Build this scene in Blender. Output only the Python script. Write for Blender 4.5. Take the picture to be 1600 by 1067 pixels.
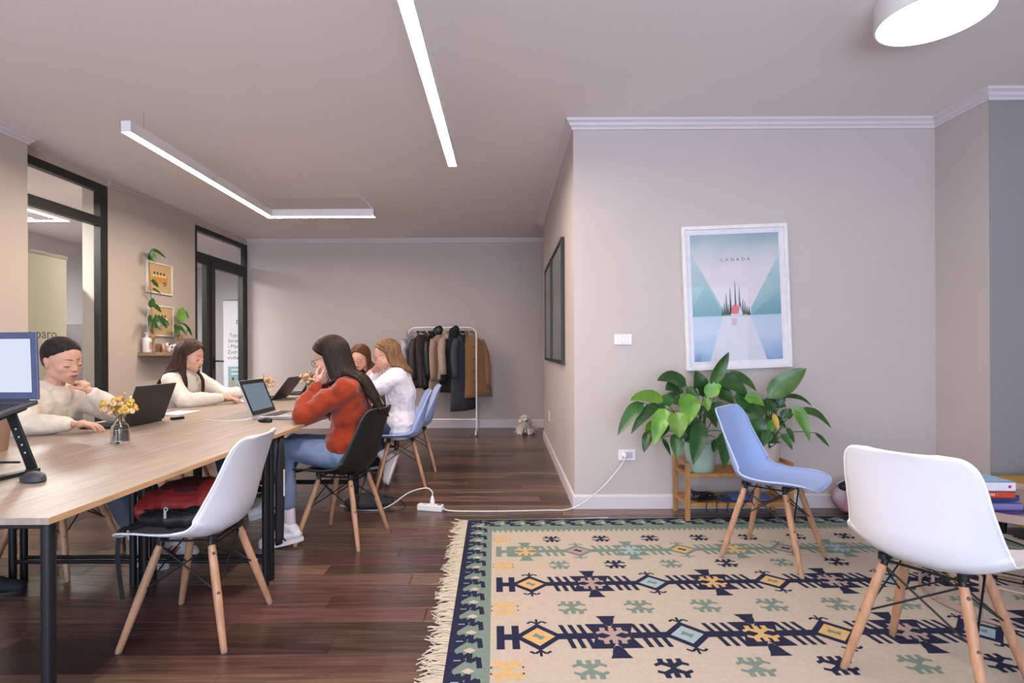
import bpy, bmesh, math, random
from mathutils import Vector, Matrix, noise, Euler
random.seed(7)
R = math.radians
for _o in list(bpy.data.objects): bpy.data.objects.remove(_o)
sc = bpy.context.scene
COL = sc.collection
# ------------------------------------------------------------------ camera
F = 850.0
cam_d = bpy.data.cameras.new('camera'); cam = bpy.data.objects.new('camera', cam_d); COL.objects.link(cam)
cam_d.sensor_width = 36; cam_d.lens = 36 * F / 1600
cam.location = (0, 0, 1.17); cam.rotation_euler = Euler((R(90), 0, 0))
cam_d.shift_x = 10 / 1600; cam_d.shift_y = 13.5 / 1600
cam.rotation_euler = (Matrix.Rotation(R(90), 3, 'X') @ Matrix.Rotation(R(-0.25), 3, 'Z')).to_euler()
cam_d.clip_start = 0.02
sc.camera = cam
# ------------------------------------------------------------------ world, light, exposure
sc.view_settings.view_transform = 'Standard'; sc.view_settings.look = 'None'
sc.view_settings.gamma = 1; sc.view_settings.use_curve_mapping = False
sc.view_settings.exposure = 0.0
try:
    sc.cycles.use_denoising = True
    sc.cycles.max_bounces = 8; sc.cycles.diffuse_bounces = 5; sc.cycles.glossy_bounces = 3
    sc.cycles.transmission_bounces = 6; sc.cycles.transparent_max_bounces = 8
    sc.cycles.sample_clamp_indirect = 6
except Exception: pass
w = bpy.data.worlds.new('daylight'); sc.world = w; w.use_nodes = True
w.node_tree.nodes['Background'].inputs[0].default_value = (0.62, 0.76, 1.0, 1)
w.node_tree.nodes['Background'].inputs[1].default_value = 1.0
def area(name, loc, rot, sx, sy, power, col):
    l = bpy.data.lights.new(name, 'AREA'); l.shape = 'RECTANGLE'; l.size = sx; l.size_y = sy
    l.energy = power; l.color = col
    o = bpy.data.objects.new(name, l); o.location = loc; o.rotation_euler = rot; COL.objects.link(o); return o
# daylight entering by the shop windows behind the camera
area('window_daylight', (0.2, -2.35, 1.35), (R(90), 0, 0), 2.6, 2.0, 150, (0.66, 0.78, 1.0))
area('window_daylight', (3.5, -2.35, 1.35), (R(90), 0, 0), 2.2, 2.0, 30, (0.66, 0.78, 1.0))
area('window_daylight', (-3.1, -2.35, 1.35), (R(90), 0, 0), 1.6, 2.0, 75, (0.66, 0.78, 1.0))
LED = (1.0, 0.83, 0.70)
LED_E = 122.0
# added fill lamp outside the windows, aimed up to brighten the ceiling
area('ceiling_fill', (-.3, -3.6, .1), (R(150), 0, 0), 6.5, 1.6, 420, (.86, .88, 1.0))

def px(x, y, d): return Vector(((x - 790) * d / F, d, 1.17 - (y - 547) * d / F))
# ------------------------------------------------------------------ colours and materials
def lin(h):
    if isinstance(h, str):
        v = [int(h[i:i + 2], 16) / 255 for i in (0, 2, 4)]
        return tuple((c / 12.92 if c <= .04045 else ((c + .055) / 1.055) ** 2.4) for c in v)
    return h
_m = {}
def mat(name, col, rough=.6, metal=0, var=.06, scale=20, bump=0, bscale=200, stretch=(1, 1, 1), rnd=0, spec=.5, coords='Object', trans=0, alpha=1, sheen=0, col2=None, emit=0, isl=False):
    if name in _m: return _m[name]
    m = bpy.data.materials.new(name); m.use_nodes = True; nt = m.node_tree; N = nt.nodes; L = nt.links
    b = N['Principled BSDF']; c = lin(col)
    b.inputs['Roughness'].default_value = rough; b.inputs['Metallic'].default_value = metal
    b.inputs['Specular IOR Level'].default_value = spec
    if sheen: b.inputs['Sheen Weight'].default_value = sheen
    if trans: b.inputs['Transmission Weight'].default_value = trans; b.inputs['IOR'].default_value = 1.45
    if alpha < 1: b.inputs['Alpha'].default_value = alpha
    tc = N.new('ShaderNodeTexCoord'); mp = N.new('ShaderNodeMapping'); mp.inputs['Scale'].default_value = stretch
    if coords == 'World':
        g = N.new('ShaderNodeNewGeometry'); L.new(g.outputs['Position'], mp.inputs['Vector'])
    else: L.new(tc.outputs[coords], mp.inputs['Vector'])
    nz = N.new('ShaderNodeTexNoise'); nz.inputs['Scale'].default_value = scale; nz.inputs['Detail'].default_value = 5
    L.new(mp.outputs[0], nz.inputs['Vector'])
    cr = N.new('ShaderNodeValToRGB'); cr.color_ramp.elements[0].position = .3; cr.color_ramp.elements[1].position = .7
    c2 = lin(col2) if col2 else None
    cr.color_ramp.elements[0].color = tuple(x * (1 - var) for x in c) + (1,)
    cr.color_ramp.elements[1].color = (c2 if c2 else tuple(min(1, x * (1 + var)) for x in c)) + (1,)
    L.new(nz.outputs[0], cr.inputs[0]); out = cr.outputs[0]
    if rnd:
        hs = N.new('ShaderNodeHueSaturation'); mr = N.new('ShaderNodeMapRange')
        if isl:
            oi = N.new('ShaderNodeNewGeometry'); src = oi.outputs['Random Per Island']
        else:
            oi = N.new('ShaderNodeObjectInfo'); src = oi.outputs['Random']
        mr.inputs[3].default_value = 1 - rnd; mr.inputs[4].default_value = 1 + rnd
        L.new(src, mr.inputs[0]); L.new(mr.outputs[0], hs.inputs['Value']); L.new(out, hs.inputs['Color'])
        mh = N.new('ShaderNodeMapRange'); mh.inputs[3].default_value = .5 - rnd * .05; mh.inputs[4].default_value = .5 + rnd * .05
        ma = N.new('ShaderNodeMath'); ma.operation = 'FRACT'; mm = N.new('ShaderNodeMath'); mm.operation = 'MULTIPLY'; mm.inputs[1].default_value = 7.31
        L.new(src, mm.inputs[0]); L.new(mm.outputs[0], ma.inputs[0]); L.new(ma.outputs[0], mh.inputs[0]); L.new(mh.outputs[0], hs.inputs['Hue'])
        out = hs.outputs[0]
    L.new(out, b.inputs['Base Color'])
    if emit:
        L.new(out, b.inputs['Emission Color']); b.inputs['Emission Strength'].default_value = emit
    if bump:
        bn = N.new('ShaderNodeTexNoise'); bn.inputs['Scale'].default_value = bscale; bn.inputs['Detail'].default_value = 3
        L.new(mp.outputs[0], bn.inputs['Vector'])
        bp = N.new('ShaderNodeBump'); bp.inputs['Strength'].default_value = bump; bp.inputs['Distance'].default_value = .01
        L.new(bn.outputs[0], bp.inputs['Height']); L.new(bp.outputs[0], b.inputs['Normal'])
    _m[name] = m; return m
def lamp_mat(name, col, strength):
    m = bpy.data.materials.new(name); m.use_nodes = True; nt = m.node_tree
    nt.nodes.remove(nt.nodes['Principled BSDF']); e = nt.nodes.new('ShaderNodeEmission')
    e.inputs[0].default_value = tuple(col) + (1,); e.inputs[1].default_value = strength
    nt.links.new(e.outputs[0], nt.nodes['Material Output'].inputs[0]); return m
def glass_mat(name, tint=(1, 1, 1), refl=.12):
    m = bpy.data.materials.new(name); m.use_nodes = True; nt = m.node_tree; N = nt.nodes
    N.remove(N['Principled BSDF']); t = N.new('ShaderNodeBsdfTransparent'); t.inputs[0].default_value = tuple(tint) + (1,)
    g = N.new('ShaderNodeBsdfGlossy'); g.inputs['Roughness'].default_value = .02
    f = N.new('ShaderNodeFresnel'); f.inputs[0].default_value = 1.4
    ge = N.new('ShaderNodeNewGeometry'); iv = N.new('ShaderNodeMath'); iv.operation = 'SUBTRACT'; iv.inputs[0].default_value = 1; nt.links.new(ge.outputs['Backfacing'], iv.inputs[1])
    mu = N.new('ShaderNodeMath'); mu.operation = 'MULTIPLY'; nt.links.new(f.outputs[0], mu.inputs[0]); nt.links.new(iv.outputs[0], mu.inputs[1])
    mx = N.new('ShaderNodeMixShader'); nt.links.new(mu.outputs[0], mx.inputs[0]); nt.links.new(t.outputs[0], mx.inputs[1]); nt.links.new(g.outputs[0], mx.inputs[2])
    nt.links.new(mx.outputs[0], N['Material Output'].inputs[0]); return m
# ------------------------------------------------------------------ mesh builder
def frame_of(d):
    d = Vector(d).normalized(); a = Vector((0, 0, 1)) if abs(d.z) < .95 else Vector((0, 1, 0))
    u = d.cross(a).normalized(); v = d.cross(u).normalized(); return u, v
class MB:
    def __init__(s): s.v = []; s.f = []; s.m = []; s.M = None
    def add(s, vs, fs, mi=0):
        o = len(s.v)
        s.v += [tuple(s.M @ Vector(v)) if s.M else tuple(v) for v in vs]
        s.f += [tuple(i + o for i in f) for f in fs]; s.m += [mi] * len(fs); return s
    def box(s, c, size, mi=0, rot=None):
        hx, hy, hz = [a / 2 for a in size]; c = Vector(c)
        vs = [Vector((x, y, z)) for x in (-hx, hx) for y in (-hy, hy) for z in (-hz, hz)]
        if rot is not None: vs = [rot @ v for v in vs]
        return s.add([c + v for v in vs], [(0, 1, 3, 2), (4, 6, 7, 5), (0, 4, 5, 1), (2, 3, 7, 6), (0, 2, 6, 4), (1, 5, 7, 3)], mi)
    def b2(s, a, b, mi=0):
        return s.box([(a[i] + b[i]) / 2 for i in range(3)], [abs(b[i] - a[i]) for i in range(3)], mi)
    def bar(s, p0, p1, w_, h_, mi=0, up=None):
        p0, p1 = Vector(p0), Vector(p1); d = (p1 - p0); L_ = d.length; d.normalize()
        a = Vector(up) if up else (Vector((0, 0, 1)) if abs(d.z) < .95 else Vector((0, 1, 0)))
        u = d.cross(a).normalized(); v = u.cross(d).normalized()
        rot = Matrix((u, d, v)).transposed()
        return s.box((p0 + p1) / 2, (w_, L_, h_), mi, rot)
    def path(s, pts, r, n=8, mi=0, cap=True, flat=1.0, upv=None):
        pts = [Vector(p) for p in pts]; k = len(pts)
        rs = r if isinstance(r, (list, tuple)) else [r] * k
        vs = []; pu = None
        for i, p in enumerate(pts):
            d = (pts[min(i + 1, k - 1)] - pts[max(i - 1, 0)])
            if d.length < 1e-9: d = Vector((0, 0, 1))
            d.normalize()
            if pu is None:
                if upv is not None:
                    pu = Vector(upv); pu = (pu - d * pu.dot(d)).normalized()
                else: pu = frame_of(d)[0]
            else:
                pu = pu - d * pu.dot(d); pu = pu.normalized() if pu.length > 1e-6 else frame_of(d)[0]
            pv = d.cross(pu)
            for j in range(n):
                a = 2 * math.pi * j / n
                vs.append(p + (pu * math.cos(a) * flat + pv * math.sin(a)) * rs[i])
        fs = [(i * n + j, i * n + (j + 1) % n, (i + 1) * n + (j + 1) % n, (i + 1) * n + j) for i in range(k - 1) for j in range(n)]
        if cap: fs += [tuple(range(n))[::-1], tuple((k - 1) * n + j for j in range(n))]
        return s.add(vs, fs, mi)
    def tube(s, p0, p1, r0, r1=None, n=12, mi=0): return s.path([p0, p1], [r0, r0 if r1 is None else r1], n, mi)
    def cone(s, p0, p1, r0, r1, n=14, mi=0):
        p0, p1 = Vector(p0), Vector(p1); d = p1 - p0
        if d.length < 1e-6: return s.ell(p0, (r0, r0, r0), mi=mi)
        d.normalize(); u, v = frame_of(d); rings = []
        for a in (-90, -60, -30, 0): rings.append((p0 + d * r0 * math.sin(R(a)), max(r0 * math.cos(R(a)), 1e-4)))
        for a in (0, 30, 60, 90): rings.append((p1 + d * r1 * math.sin(R(a)), max(r1 * math.cos(R(a)), 1e-4)))
        vs = [c + (u * math.cos(2 * math.pi * j / n) + v * math.sin(2 * math.pi * j / n)) * rr for c, rr in rings for j in range(n)]
        fs = [(i * n + j, i * n + (j + 1) % n, (i + 1) * n + (j + 1) % n, (i + 1) * n + j) for i in range(len(rings) - 1) for j in range(n)]
        fs += [tuple(range(n))[::-1], tuple((len(rings) - 1) * n + j for j in range(n))]
        return s.add(vs, fs, mi)
    def ell(s, c, r, rot=None, n=16, k=10, mi=0):
        c = Vector(c); vs = []
        for i in range(k + 1):
            t = math.pi * i / k; z = math.cos(t); q = max(math.sin(t), .001)
            for j in range(n):
                a = 2 * math.pi * j / n; p = Vector((q * math.cos(a) * r[0], q * math.sin(a) * r[1], z * r[2]))
                if rot is not None: p = rot @ p
                vs.append(c + p)
        fs = [(i * n + j, (i + 1) * n + j, (i + 1) * n + (j + 1) % n, i * n + (j + 1) % n) for i in range(k) for j in range(n)]
        fs += [tuple(range(n)), tuple(k * n + j for j in range(n))[::-1]]
        return s.add(vs, fs, mi)
    def lathe(s, prof, c=(0, 0, 0), n=24, mi=0, rot=None):
        c = Vector(c); vs = []
        for r_, z in prof:
            for j in range(n):
                a = 2 * math.pi * j / n; p = Vector((r_ * math.cos(a), r_ * math.sin(a), z))
                if rot is not None: p = rot @ p
                vs.append(c + p)
        k = len(prof)
        fs = [(i * n + j, i * n + (j + 1) % n, (i + 1) * n + (j + 1) % n, (i + 1) * n + j) for i in range(k - 1) for j in range(n)]
        if prof[0][0] > 1e-4: fs.append(tuple(range(n))[::-1])
        if prof[-1][0] > 1e-4: fs.append(tuple((k - 1) * n + j for j in range(n)))
        return s.add(vs, fs, mi)
    def prism(s, poly, z0, z1, mi=0, plane='xy'):
        n = len(poly)
        if plane == 'xy': f = lambda a, b, c: (a, b, c)
        elif plane == 'xz': f = lambda a, b, c: (a, c, b)
        else: f = lambda a, b, c: (c, a, b)
        vs = [f(a, b, z0) for a, b in poly] + [f(a, b, z1) for a, b in poly]
        fs = [tuple(range(n))[::-1], tuple(range(n, 2 * n))] + [(i, (i + 1) % n, n + (i + 1) % n, n + i) for i in range(n)]
        return s.add(vs, fs, mi)
    def grid(s, fn, nu, nv, mi=0):
        vs = [fn(i / (nu - 1), j / (nv - 1)) for i in range(nu) for j in range(nv)]
        fs = [(i * nv + j, i * nv + j + 1, (i + 1) * nv + j + 1, (i + 1) * nv + j) for i in range(nu - 1) for j in range(nv - 1)]
        return s.add(vs, fs, mi)
    def mesh(s, name='m'):
        me = bpy.data.meshes.new(name); me.from_pydata(s.v, [], s.f); me.polygons.foreach_set('material_index', s.m)
        me.update(); return me
    def build(s, name, mats, parent=None, smooth=True, bevel=0, loc=(0, 0, 0), rz=0, solid=0, sub=0, angle=40, fix=True):
        me = s.mesh(name)
        if fix:
            bm = bmesh.new(); bm.from_mesh(me); bmesh.ops.recalc_face_normals(bm, faces=bm.faces); bm.to_mesh(me); bm.free()
        return link(name, me, mats, parent, smooth, bevel, loc, rz, solid, sub, angle)
def link(name, me, mats, parent=None, smooth=True, bevel=0, loc=(0, 0, 0), rz=0, solid=0, sub=0, angle=40):
    if not isinstance(mats, (list, tuple)): mats = [mats]
    if len(me.materials): me.materials.clear()
    for m in mats: me.materials.append(m)
    o = bpy.data.objects.new(name, me); COL.objects.link(o); o.location = loc; o.rotation_euler = (0, 0, rz)
    if smooth:
        me.polygons.foreach_set('use_smooth', [True] * len(me.polygons))
        try: me.set_sharp_from_angle(angle=R(angle))
        except Exception: pass
    if parent: o.parent = parent
    if solid:
        md = o.modifiers.new('s', 'SOLIDIFY'); md.thickness = solid; md.offset = 0
    if sub:
        md = o.modifiers.new('u', 'SUBSURF'); md.levels = sub; md.render_levels = sub
    if bevel:
        md = o.modifiers.new('b', 'BEVEL'); md.width = bevel; md.segments = 2; md.limit_method = 'ANGLE'; md.angle_limit = R(50)
        md.harden_normals = True
    return o
def tag(o, label=None, cat=None, group=None, kind=None):
    if label: o['label'] = label
    if cat: o['category'] = cat
    if group: o['group'] = group
    if kind: o['kind'] = kind
    return o
def thing(name, label, cat, loc=(0, 0, 0), rz=0, group=None):
    o = bpy.data.objects.new(name, None); COL.objects.link(o); o.location = loc; o.rotation_euler = (0, 0, rz)
    o.empty_display_size = .1
    return tag(o, label, cat, group)
def copy_tree(o, parent=None):
    c = o.copy(); COL.objects.link(c)
    if parent is not None: c.parent = parent
    for ch in list(o.children): copy_tree(ch, c)
    return c
def text_mesh(body, size, extrude=.0008, align='CENTER', spacing=1.0):
    cu = bpy.data.curves.new('t', 'FONT'); cu.body = body; cu.size = size; cu.extrude = extrude; cu.align_x = align; cu.align_y = 'CENTER'
    cu.space_character = spacing; cu.resolution_u = 2
    o = bpy.data.objects.new('t', cu); COL.objects.link(o)
    dg = bpy.context.evaluated_depsgraph_get(); dg.update()
    me = bpy.data.meshes.new_from_object(o.evaluated_get(dg)); bpy.data.objects.remove(o); return me
def text(name, body, size, m, parent, loc, rot, **k):
    o = link(name, text_mesh(body, size, **k), m, parent, smooth=False); o.location = loc; o.rotation_euler = rot; return o
def crv(pts, n=8):
    pts = [Vector(p) for p in pts]; P = [pts[0] * 2 - pts[1]] + pts + [pts[-1] * 2 - pts[-2]]; out = []
    for i in range(1, len(P) - 2):
        for k in range(n):
            t = k / n; a, b, c, d = P[i - 1], P[i], P[i + 1], P[i + 2]
            out.append(.5 * ((2 * b) + (c - a) * t + (2 * a - 5 * b + 4 * c - d) * t * t + (3 * b - 3 * c + d - a) * t ** 3))
    out.append(pts[-1]); return out
def remesh(mb, voxel=.006, smooth=4, amp=0, freq=12, amp2=0, freq2=60, sfac=.5, offset=(0, 0, 0), ridge=None):
    me = mb.mesh('r'); o = bpy.data.objects.new('r', me); COL.objects.link(o)
    md = o.modifiers.new('r', 'REMESH'); md.mode = 'VOXEL'; md.voxel_size = voxel
    if smooth: m2 = o.modifiers.new('s', 'SMOOTH'); m2.iterations = smooth; m2.factor = sfac
    dg = bpy.context.evaluated_depsgraph_get(); dg.update()
    r = bpy.data.meshes.new_from_object(o.evaluated_get(dg)); bpy.data.objects.remove(o)
    off = Vector(offset)
    if amp or amp2 or ridge:
        co = [v.co.copy() for v in r.vertices]; nn = [v.normal.copy() for v in r.vertices]
        for i, v in enumerate(r.vertices):
            p = co[i]; d = 0
            if amp:
                q = Vector((p.x, p.y, p.z * .55)) * freq
                d += (abs(noise.noise(q)) * -2 + .5) * amp
            if amp2: d += noise.noise(p * freq2) * amp2
            if ridge: d += ridge(p, nn[i])
            v.co = p + nn[i] * d
    if off.length: 
        for v in r.vertices: v.co = v.co - off
    r.update(); return r
# ------------------------------------------------------------------ setting
wallM = mat('wall_paint', 'c1b7b3', .85, var=.015, scale=3, bump=.04, bscale=160, coords='World', spec=.25)
greigeM = mat('greige_wall_paint', 'bdb2a6', .85, var=.015, scale=3, bump=.04, bscale=160, coords='World', spec=.25)
shadewallM = mat('wall_painted_shade', '928f91', .85, var=.015, scale=3, bump=.04, bscale=160, coords='World', spec=.25)  # wall colour darkened to stand for shade on the right-hand face
ceilM = mat('ceiling_paint', 'e8e0df', .9, var=.01, scale=2, coords='World', spec=.2)
trimM = mat('trim_paint', 'd3cbcf', .5, var=.01, scale=4, coords='World')
whiteroomM = mat('white_wall_paint', 'd8d6da', .85, var=.01, scale=3, coords='World')
frameM = mat('anthracite_aluminium', '20211f', .45, var=.08, scale=30, metal=.2)
glassM = glass_mat('window_glass', (.97, .98, .97))
subM = mat('subfloor', '14100e', .9)
H = 2.86
def struct(name, mb, m, **k):
    p = k.get('parent'); o = mb.build(name, m, **k)
    if not p: o['kind'] = 'structure'
    return o
def wall(name, a, b, m): return struct(name, MB().b2(a, b), m, smooth=False)
floor = wall('floor', (-8.3, -2.7, -.15), (5.6, 11.2, -.012), subM)
wall('ceiling', (-8.3, -2.7, H), (5.6, 11.2, H + .15), ceilM)
wall('wall_left', (-4.15, -2.6, 0), (-3.72, 4.24, H), greigeM)
wall('wall_left', (-4.15, 5.34, 0), (-3.9, 6.84, H), greigeM)
wall('wall_left', (-4.15, 4.24, 2.79), (-3.9, 5.34, H), greigeM)
wall('wall_left', (-4.15, 6.84, 2.77), (-3.9, 8.22, H), greigeM)
wall('wall_back', (-4.04, 8.22, 0), (3.0, 8.42, H), wallM)
wall('wall_center', (.505, 4.01, 0), (3.17, 7.2, H), wallM)
wall('wall_right', (3.17, 3.563, 0), (5.5, 7.2, H), wallM)
wall('wall_right', (3.171, 3.56, 0), (5.3, 3.563, H), shadewallM)  # thin facing sheet with the shade put into its colour
wall('wall_right', (5.3, -2.6, 0), (5.5, 3.56, H), wallM)
wall('wall_right', (3.0, 7.2, 0), (3.2, 8.42, H), wallM)
# shop front behind the camera: three openings
for a, b in (((-3.72, 0, 0), (-3.95, 0, H)), ((-2.3, 0, 0), (-1.1, 0, H)), ((1.5, 0, 0), (2.4, 0, H)), ((4.6, 0, 0), (5.3, 0, H))):
    wall('wall_front', (a[0], -2.6, 0), (b[0], -2.4, H), wallM)
wall('wall_front', (-3.72, -2.6, 2.38), (5.3, -2.4, H), wallM)
wall('wall_front', (-3.72, -2.6, 0), (5.3, -2.4, .3), wallM)
# next room
wall('wall_next_room_west', (-6.9, 1.8, 0), (-6.7, 11, H), whiteroomM)
wall('wall_next_room_north', (-8.3, 11, 0), (-3.0, 11.2, H), whiteroomM)
wall('wall_next_room_south', (-8.3, 1.6, 0), (-4.15, 1.8, H), whiteroomM)
wall('wall_next_room_east', (-3.3, 8.42, 0), (-3.1, 11, H), whiteroomM)

def sweep(name, pts, prof, m, side=1):
    """profile (out, z) swept along a horizontal polyline with mitred corners; out = towards the left of travel * side"""
    mb = MB(); P = [Vector((p[0], p[1])) for p in pts]; k = len(P); n = len(prof); vs = []
    def nrm(a, b): d = (b - a).normalized(); return Vector((-d.y, d.x)) * side
    for i, p in enumerate(P):
        if i == 0: o = nrm(P[0], P[1])
        elif i == k - 1: o = nrm(P[-2], P[-1])
        else:
            a, b = nrm(P[i - 1], p), nrm(p, P[i + 1]); o = (a + b); o = o / max(o.dot(a), .3)
        for u, z in prof: vs.append((p.x + o.x * u, p.y + o.y * u, z))
    fs = [(i * n + j, i * n + (j + 1) % n, (i + 1) * n + (j + 1) % n, (i + 1) * n + j) for i in range(k - 1) for j in range(n)]
    fs += [tuple(range(n))[::-1], tuple((k - 1) * n + j for j in range(n))]
    mb.add(vs, fs); o = mb.build(name, m, smooth=False); o['kind'] = 'structure'; return o
crown = [(0, H), (0, H - .072), (.012, H - .072), (.014, H - .055), (.028, H - .045), (.034, H - .028), (.052, H - .016), (.056, H)]
sweep('trim_1', [(-3.72, -2.4), (-3.72, 4.24), (-3.9, 4.24)], crown, trimM, -1)
sweep('trim_2', [(-3.9, 5.34), (-3.9, 6.84)], crown, greigeM, -1)
small_crown = [(u * .8, H - (H - z) * .8) for u, z in crown]
sweep('trim_3', [(-3.9, 8.22), (3.0, 8.22)], small_crown, trimM, -1)
sweep('trim_4', [(3.0, 7.2), (.505, 7.2), (.505, 4.01), (3.17, 4.01), (3.17, 3.56), (5.3, 3.56)], crown, trimM, -1)
bb = [(0, 0), (.014, 0), (.014, .088), (.009, .1), (0, .104)]
sweep('baseboard_center', [(3.0, 7.2), (.505, 7.2), (.505, 4.01), (3.17, 4.01), (3.17, 3.56), (5.3, 3.56)], bb, trimM, -1)
sweep('baseboard_back', [(-3.9, 8.22), (3.0, 8.22)], [(u, z * 1.2) for u, z in bb], trimM, -1)
sweep('baseboard_left', [(-3.9, 5.34), (-3.9, 6.84)], bb, trimM, -1)

# glazed screens on the left wall
def screen(name, y0, y1, ztop, bars, panes, kind):
    t = thing(name, None, None, (-3.93, (y0 + y1) / 2, 0)); t['kind'] = 'structure'; yc = (y0 + y1) / 2
    for nm, ya, yb, za, zb, dep in bars:
        MB().b2((-dep, ya - yc, za), (dep, yb - yc, zb)).build(nm, frameM, t, bevel=.004)
    for ya, yb, za, zb in panes:
        MB().b2((-.004, ya - yc, za), (.004, yb - yc, zb)).build('glass_pane', glassM, t, smooth=False)
    return t, yc
screen('window_1', 4.24, 5.34, 2.79, [('frame_bar', 4.24, 4.30, 0, 2.79, .035), ('frame_bar', 5.24, 5.335, 0, 2.79, .035), ('frame_bar', 4.24, 5.335, 2.715, 2.79, .034),
    ('transom_bar', 4.30, 5.24, 2.385, 2.47, .035), ('frame_bar', 4.30, 5.24, 0, .08, .034)],
    [(4.30, 5.24, .08, 2.385), (4.30, 5.24, 2.47, 2.715)], 'window')
door, dyc = screen('door_1', 6.84, 8.22, 2.77, [('frame_bar', 6.845, 6.885, 0, 2.77, .033), ('frame_bar', 8.15, 8.215, 0, 2.77, .035), ('frame_bar', 6.845, 8.215, 2.705, 2.77, .034),
    ('transom_bar', 6.885, 8.15, 2.375, 2.44, .035), ('frame_bar', 7.10, 7.19, 0, 2.375, .035), ('frame_bar', 6.885, 7.10, 2.31, 2.375, .03), ('frame_bar', 6.885, 7.10, 0, .08, .03)],
    [(6.885, 7.10, .08, 2.31), (6.885, 8.15, 2.44, 2.705)], 'door')
leaf = MB().b2((-.028, 7.195 - dyc, .01), (.045, 7.29 - dyc, 2.37)).b2((-.028, 8.05 - dyc, .01), (.045, 8.145 - dyc, 2.37)).b2((-.028, 7.29 - dyc, 2.28), (.045, 8.05 - dyc, 2.37)).b2((-.028, 7.29 - dyc, .01), (.045, 8.05 - dyc, .12)).build('door_leaf', frameM, door, smooth=False)
MB().b2((-.004, 7.29 - dyc, .12), (.004, 8.05 - dyc, 2.28)).build('glass_pane', glassM, leaf, smooth=False)
hm = MB(); hm.tube((.045, 7.25 - dyc, 1.04), (.10, 7.25 - dyc, 1.04), .010); hm.path([(.10, 7.245 - dyc, 1.04), (.10, 7.38 - dyc, 1.035)], .011, 10); hm.b2((.045, 7.235 - dyc, .93), (.052, 7.268 - dyc, 1.1))
hm.build('door_handle', mat('black_metal', '101010', .4, metal=.6), leaf)

# floor planks: 0.125 m boards, single ones where the photo shows them
plankM = mat('walnut_laminate', '503a31', .24, var=.26, scale=5, stretch=(.5, 9, 1), coords='World', rnd=.55, bump=.05, bscale=60, spec=.5, col2='6b5145')
plankI = mat('walnut_laminate_far', '503a31', .24, var=.26, scale=5, stretch=(.5, 9, 1), coords='World', rnd=.55, bump=.05, bscale=60, spec=.5, isl=True, col2='6b5145')
PW, PL = .125, 1.28
me_cache = {}
def plank_mesh(L_):
    k = round(L_, 3)
    if k not in me_cache:
        g = .0009; b = .0016; a, c = L_ / 2 - g, PW / 2 - g; mb = MB()
        mb.add([(-a, -c, -.011), (a, -c, -.011), (a, c, -.011), (-a, c, -.011), (-a, -c, -b), (a, -c, -b), (a, c, -b), (-a, c, -b), (-a + b, -c + b, 0), (a - b, -c + b, 0), (a - b, c - b, 0), (-a + b, c - b, 0)],
               [(3, 2, 1, 0), (0, 1, 5, 4), (1, 2, 6, 5), (2, 3, 7, 6), (3, 0, 4, 7), (4, 5, 9, 8), (5, 6, 10, 9), (6, 7, 11, 10), (7, 4, 8, 11), (8, 9, 10, 11)])
        me = mb.mesh('plank'); me.materials.append(plankM); me_cache[k] = me
    return me_cache[k]
rng = random.Random(3)
far = MB(); n_pl = 0
for r_ in range(int((11.0 + 2.4) / PW)):
    y = -2.4 + PW * (r_ + .5)
    x = -8.1 - (r_ * .47 % 1.28)
    while x < 5.3:
        xa, xb = max(x, -8.1), min(x + PL, 5.3); xc = (xa + xb) / 2; L_ = xb - xa; x += PL
        if L_ < .03 or (y > 4.05 and y < 7.15 and xa > .55): continue
        # in view and nearer than 5 m: a plank of its own
        near = 1.85 < y < 4.6 and xb > -.95 * y and xa < min(.97 * y, 3.2 if y > 3.5 else 9) and n_pl < 290
        if near:
            o = bpy.data.objects.new('plank', plank_mesh(L_)); COL.objects.link(o); o.location = (xc, y, 0); o.parent = floor; n_pl += 1
        else:
            g = .0009; far.b2((xa + g, y - PW / 2 + g, -.011), (xb - g, y + PW / 2 - g, 0))
o = far.build('plank', plankI, floor, smooth=False, fix=False); o['kind'] = 'stuff'
print('PLANKS', n_pl)

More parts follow.
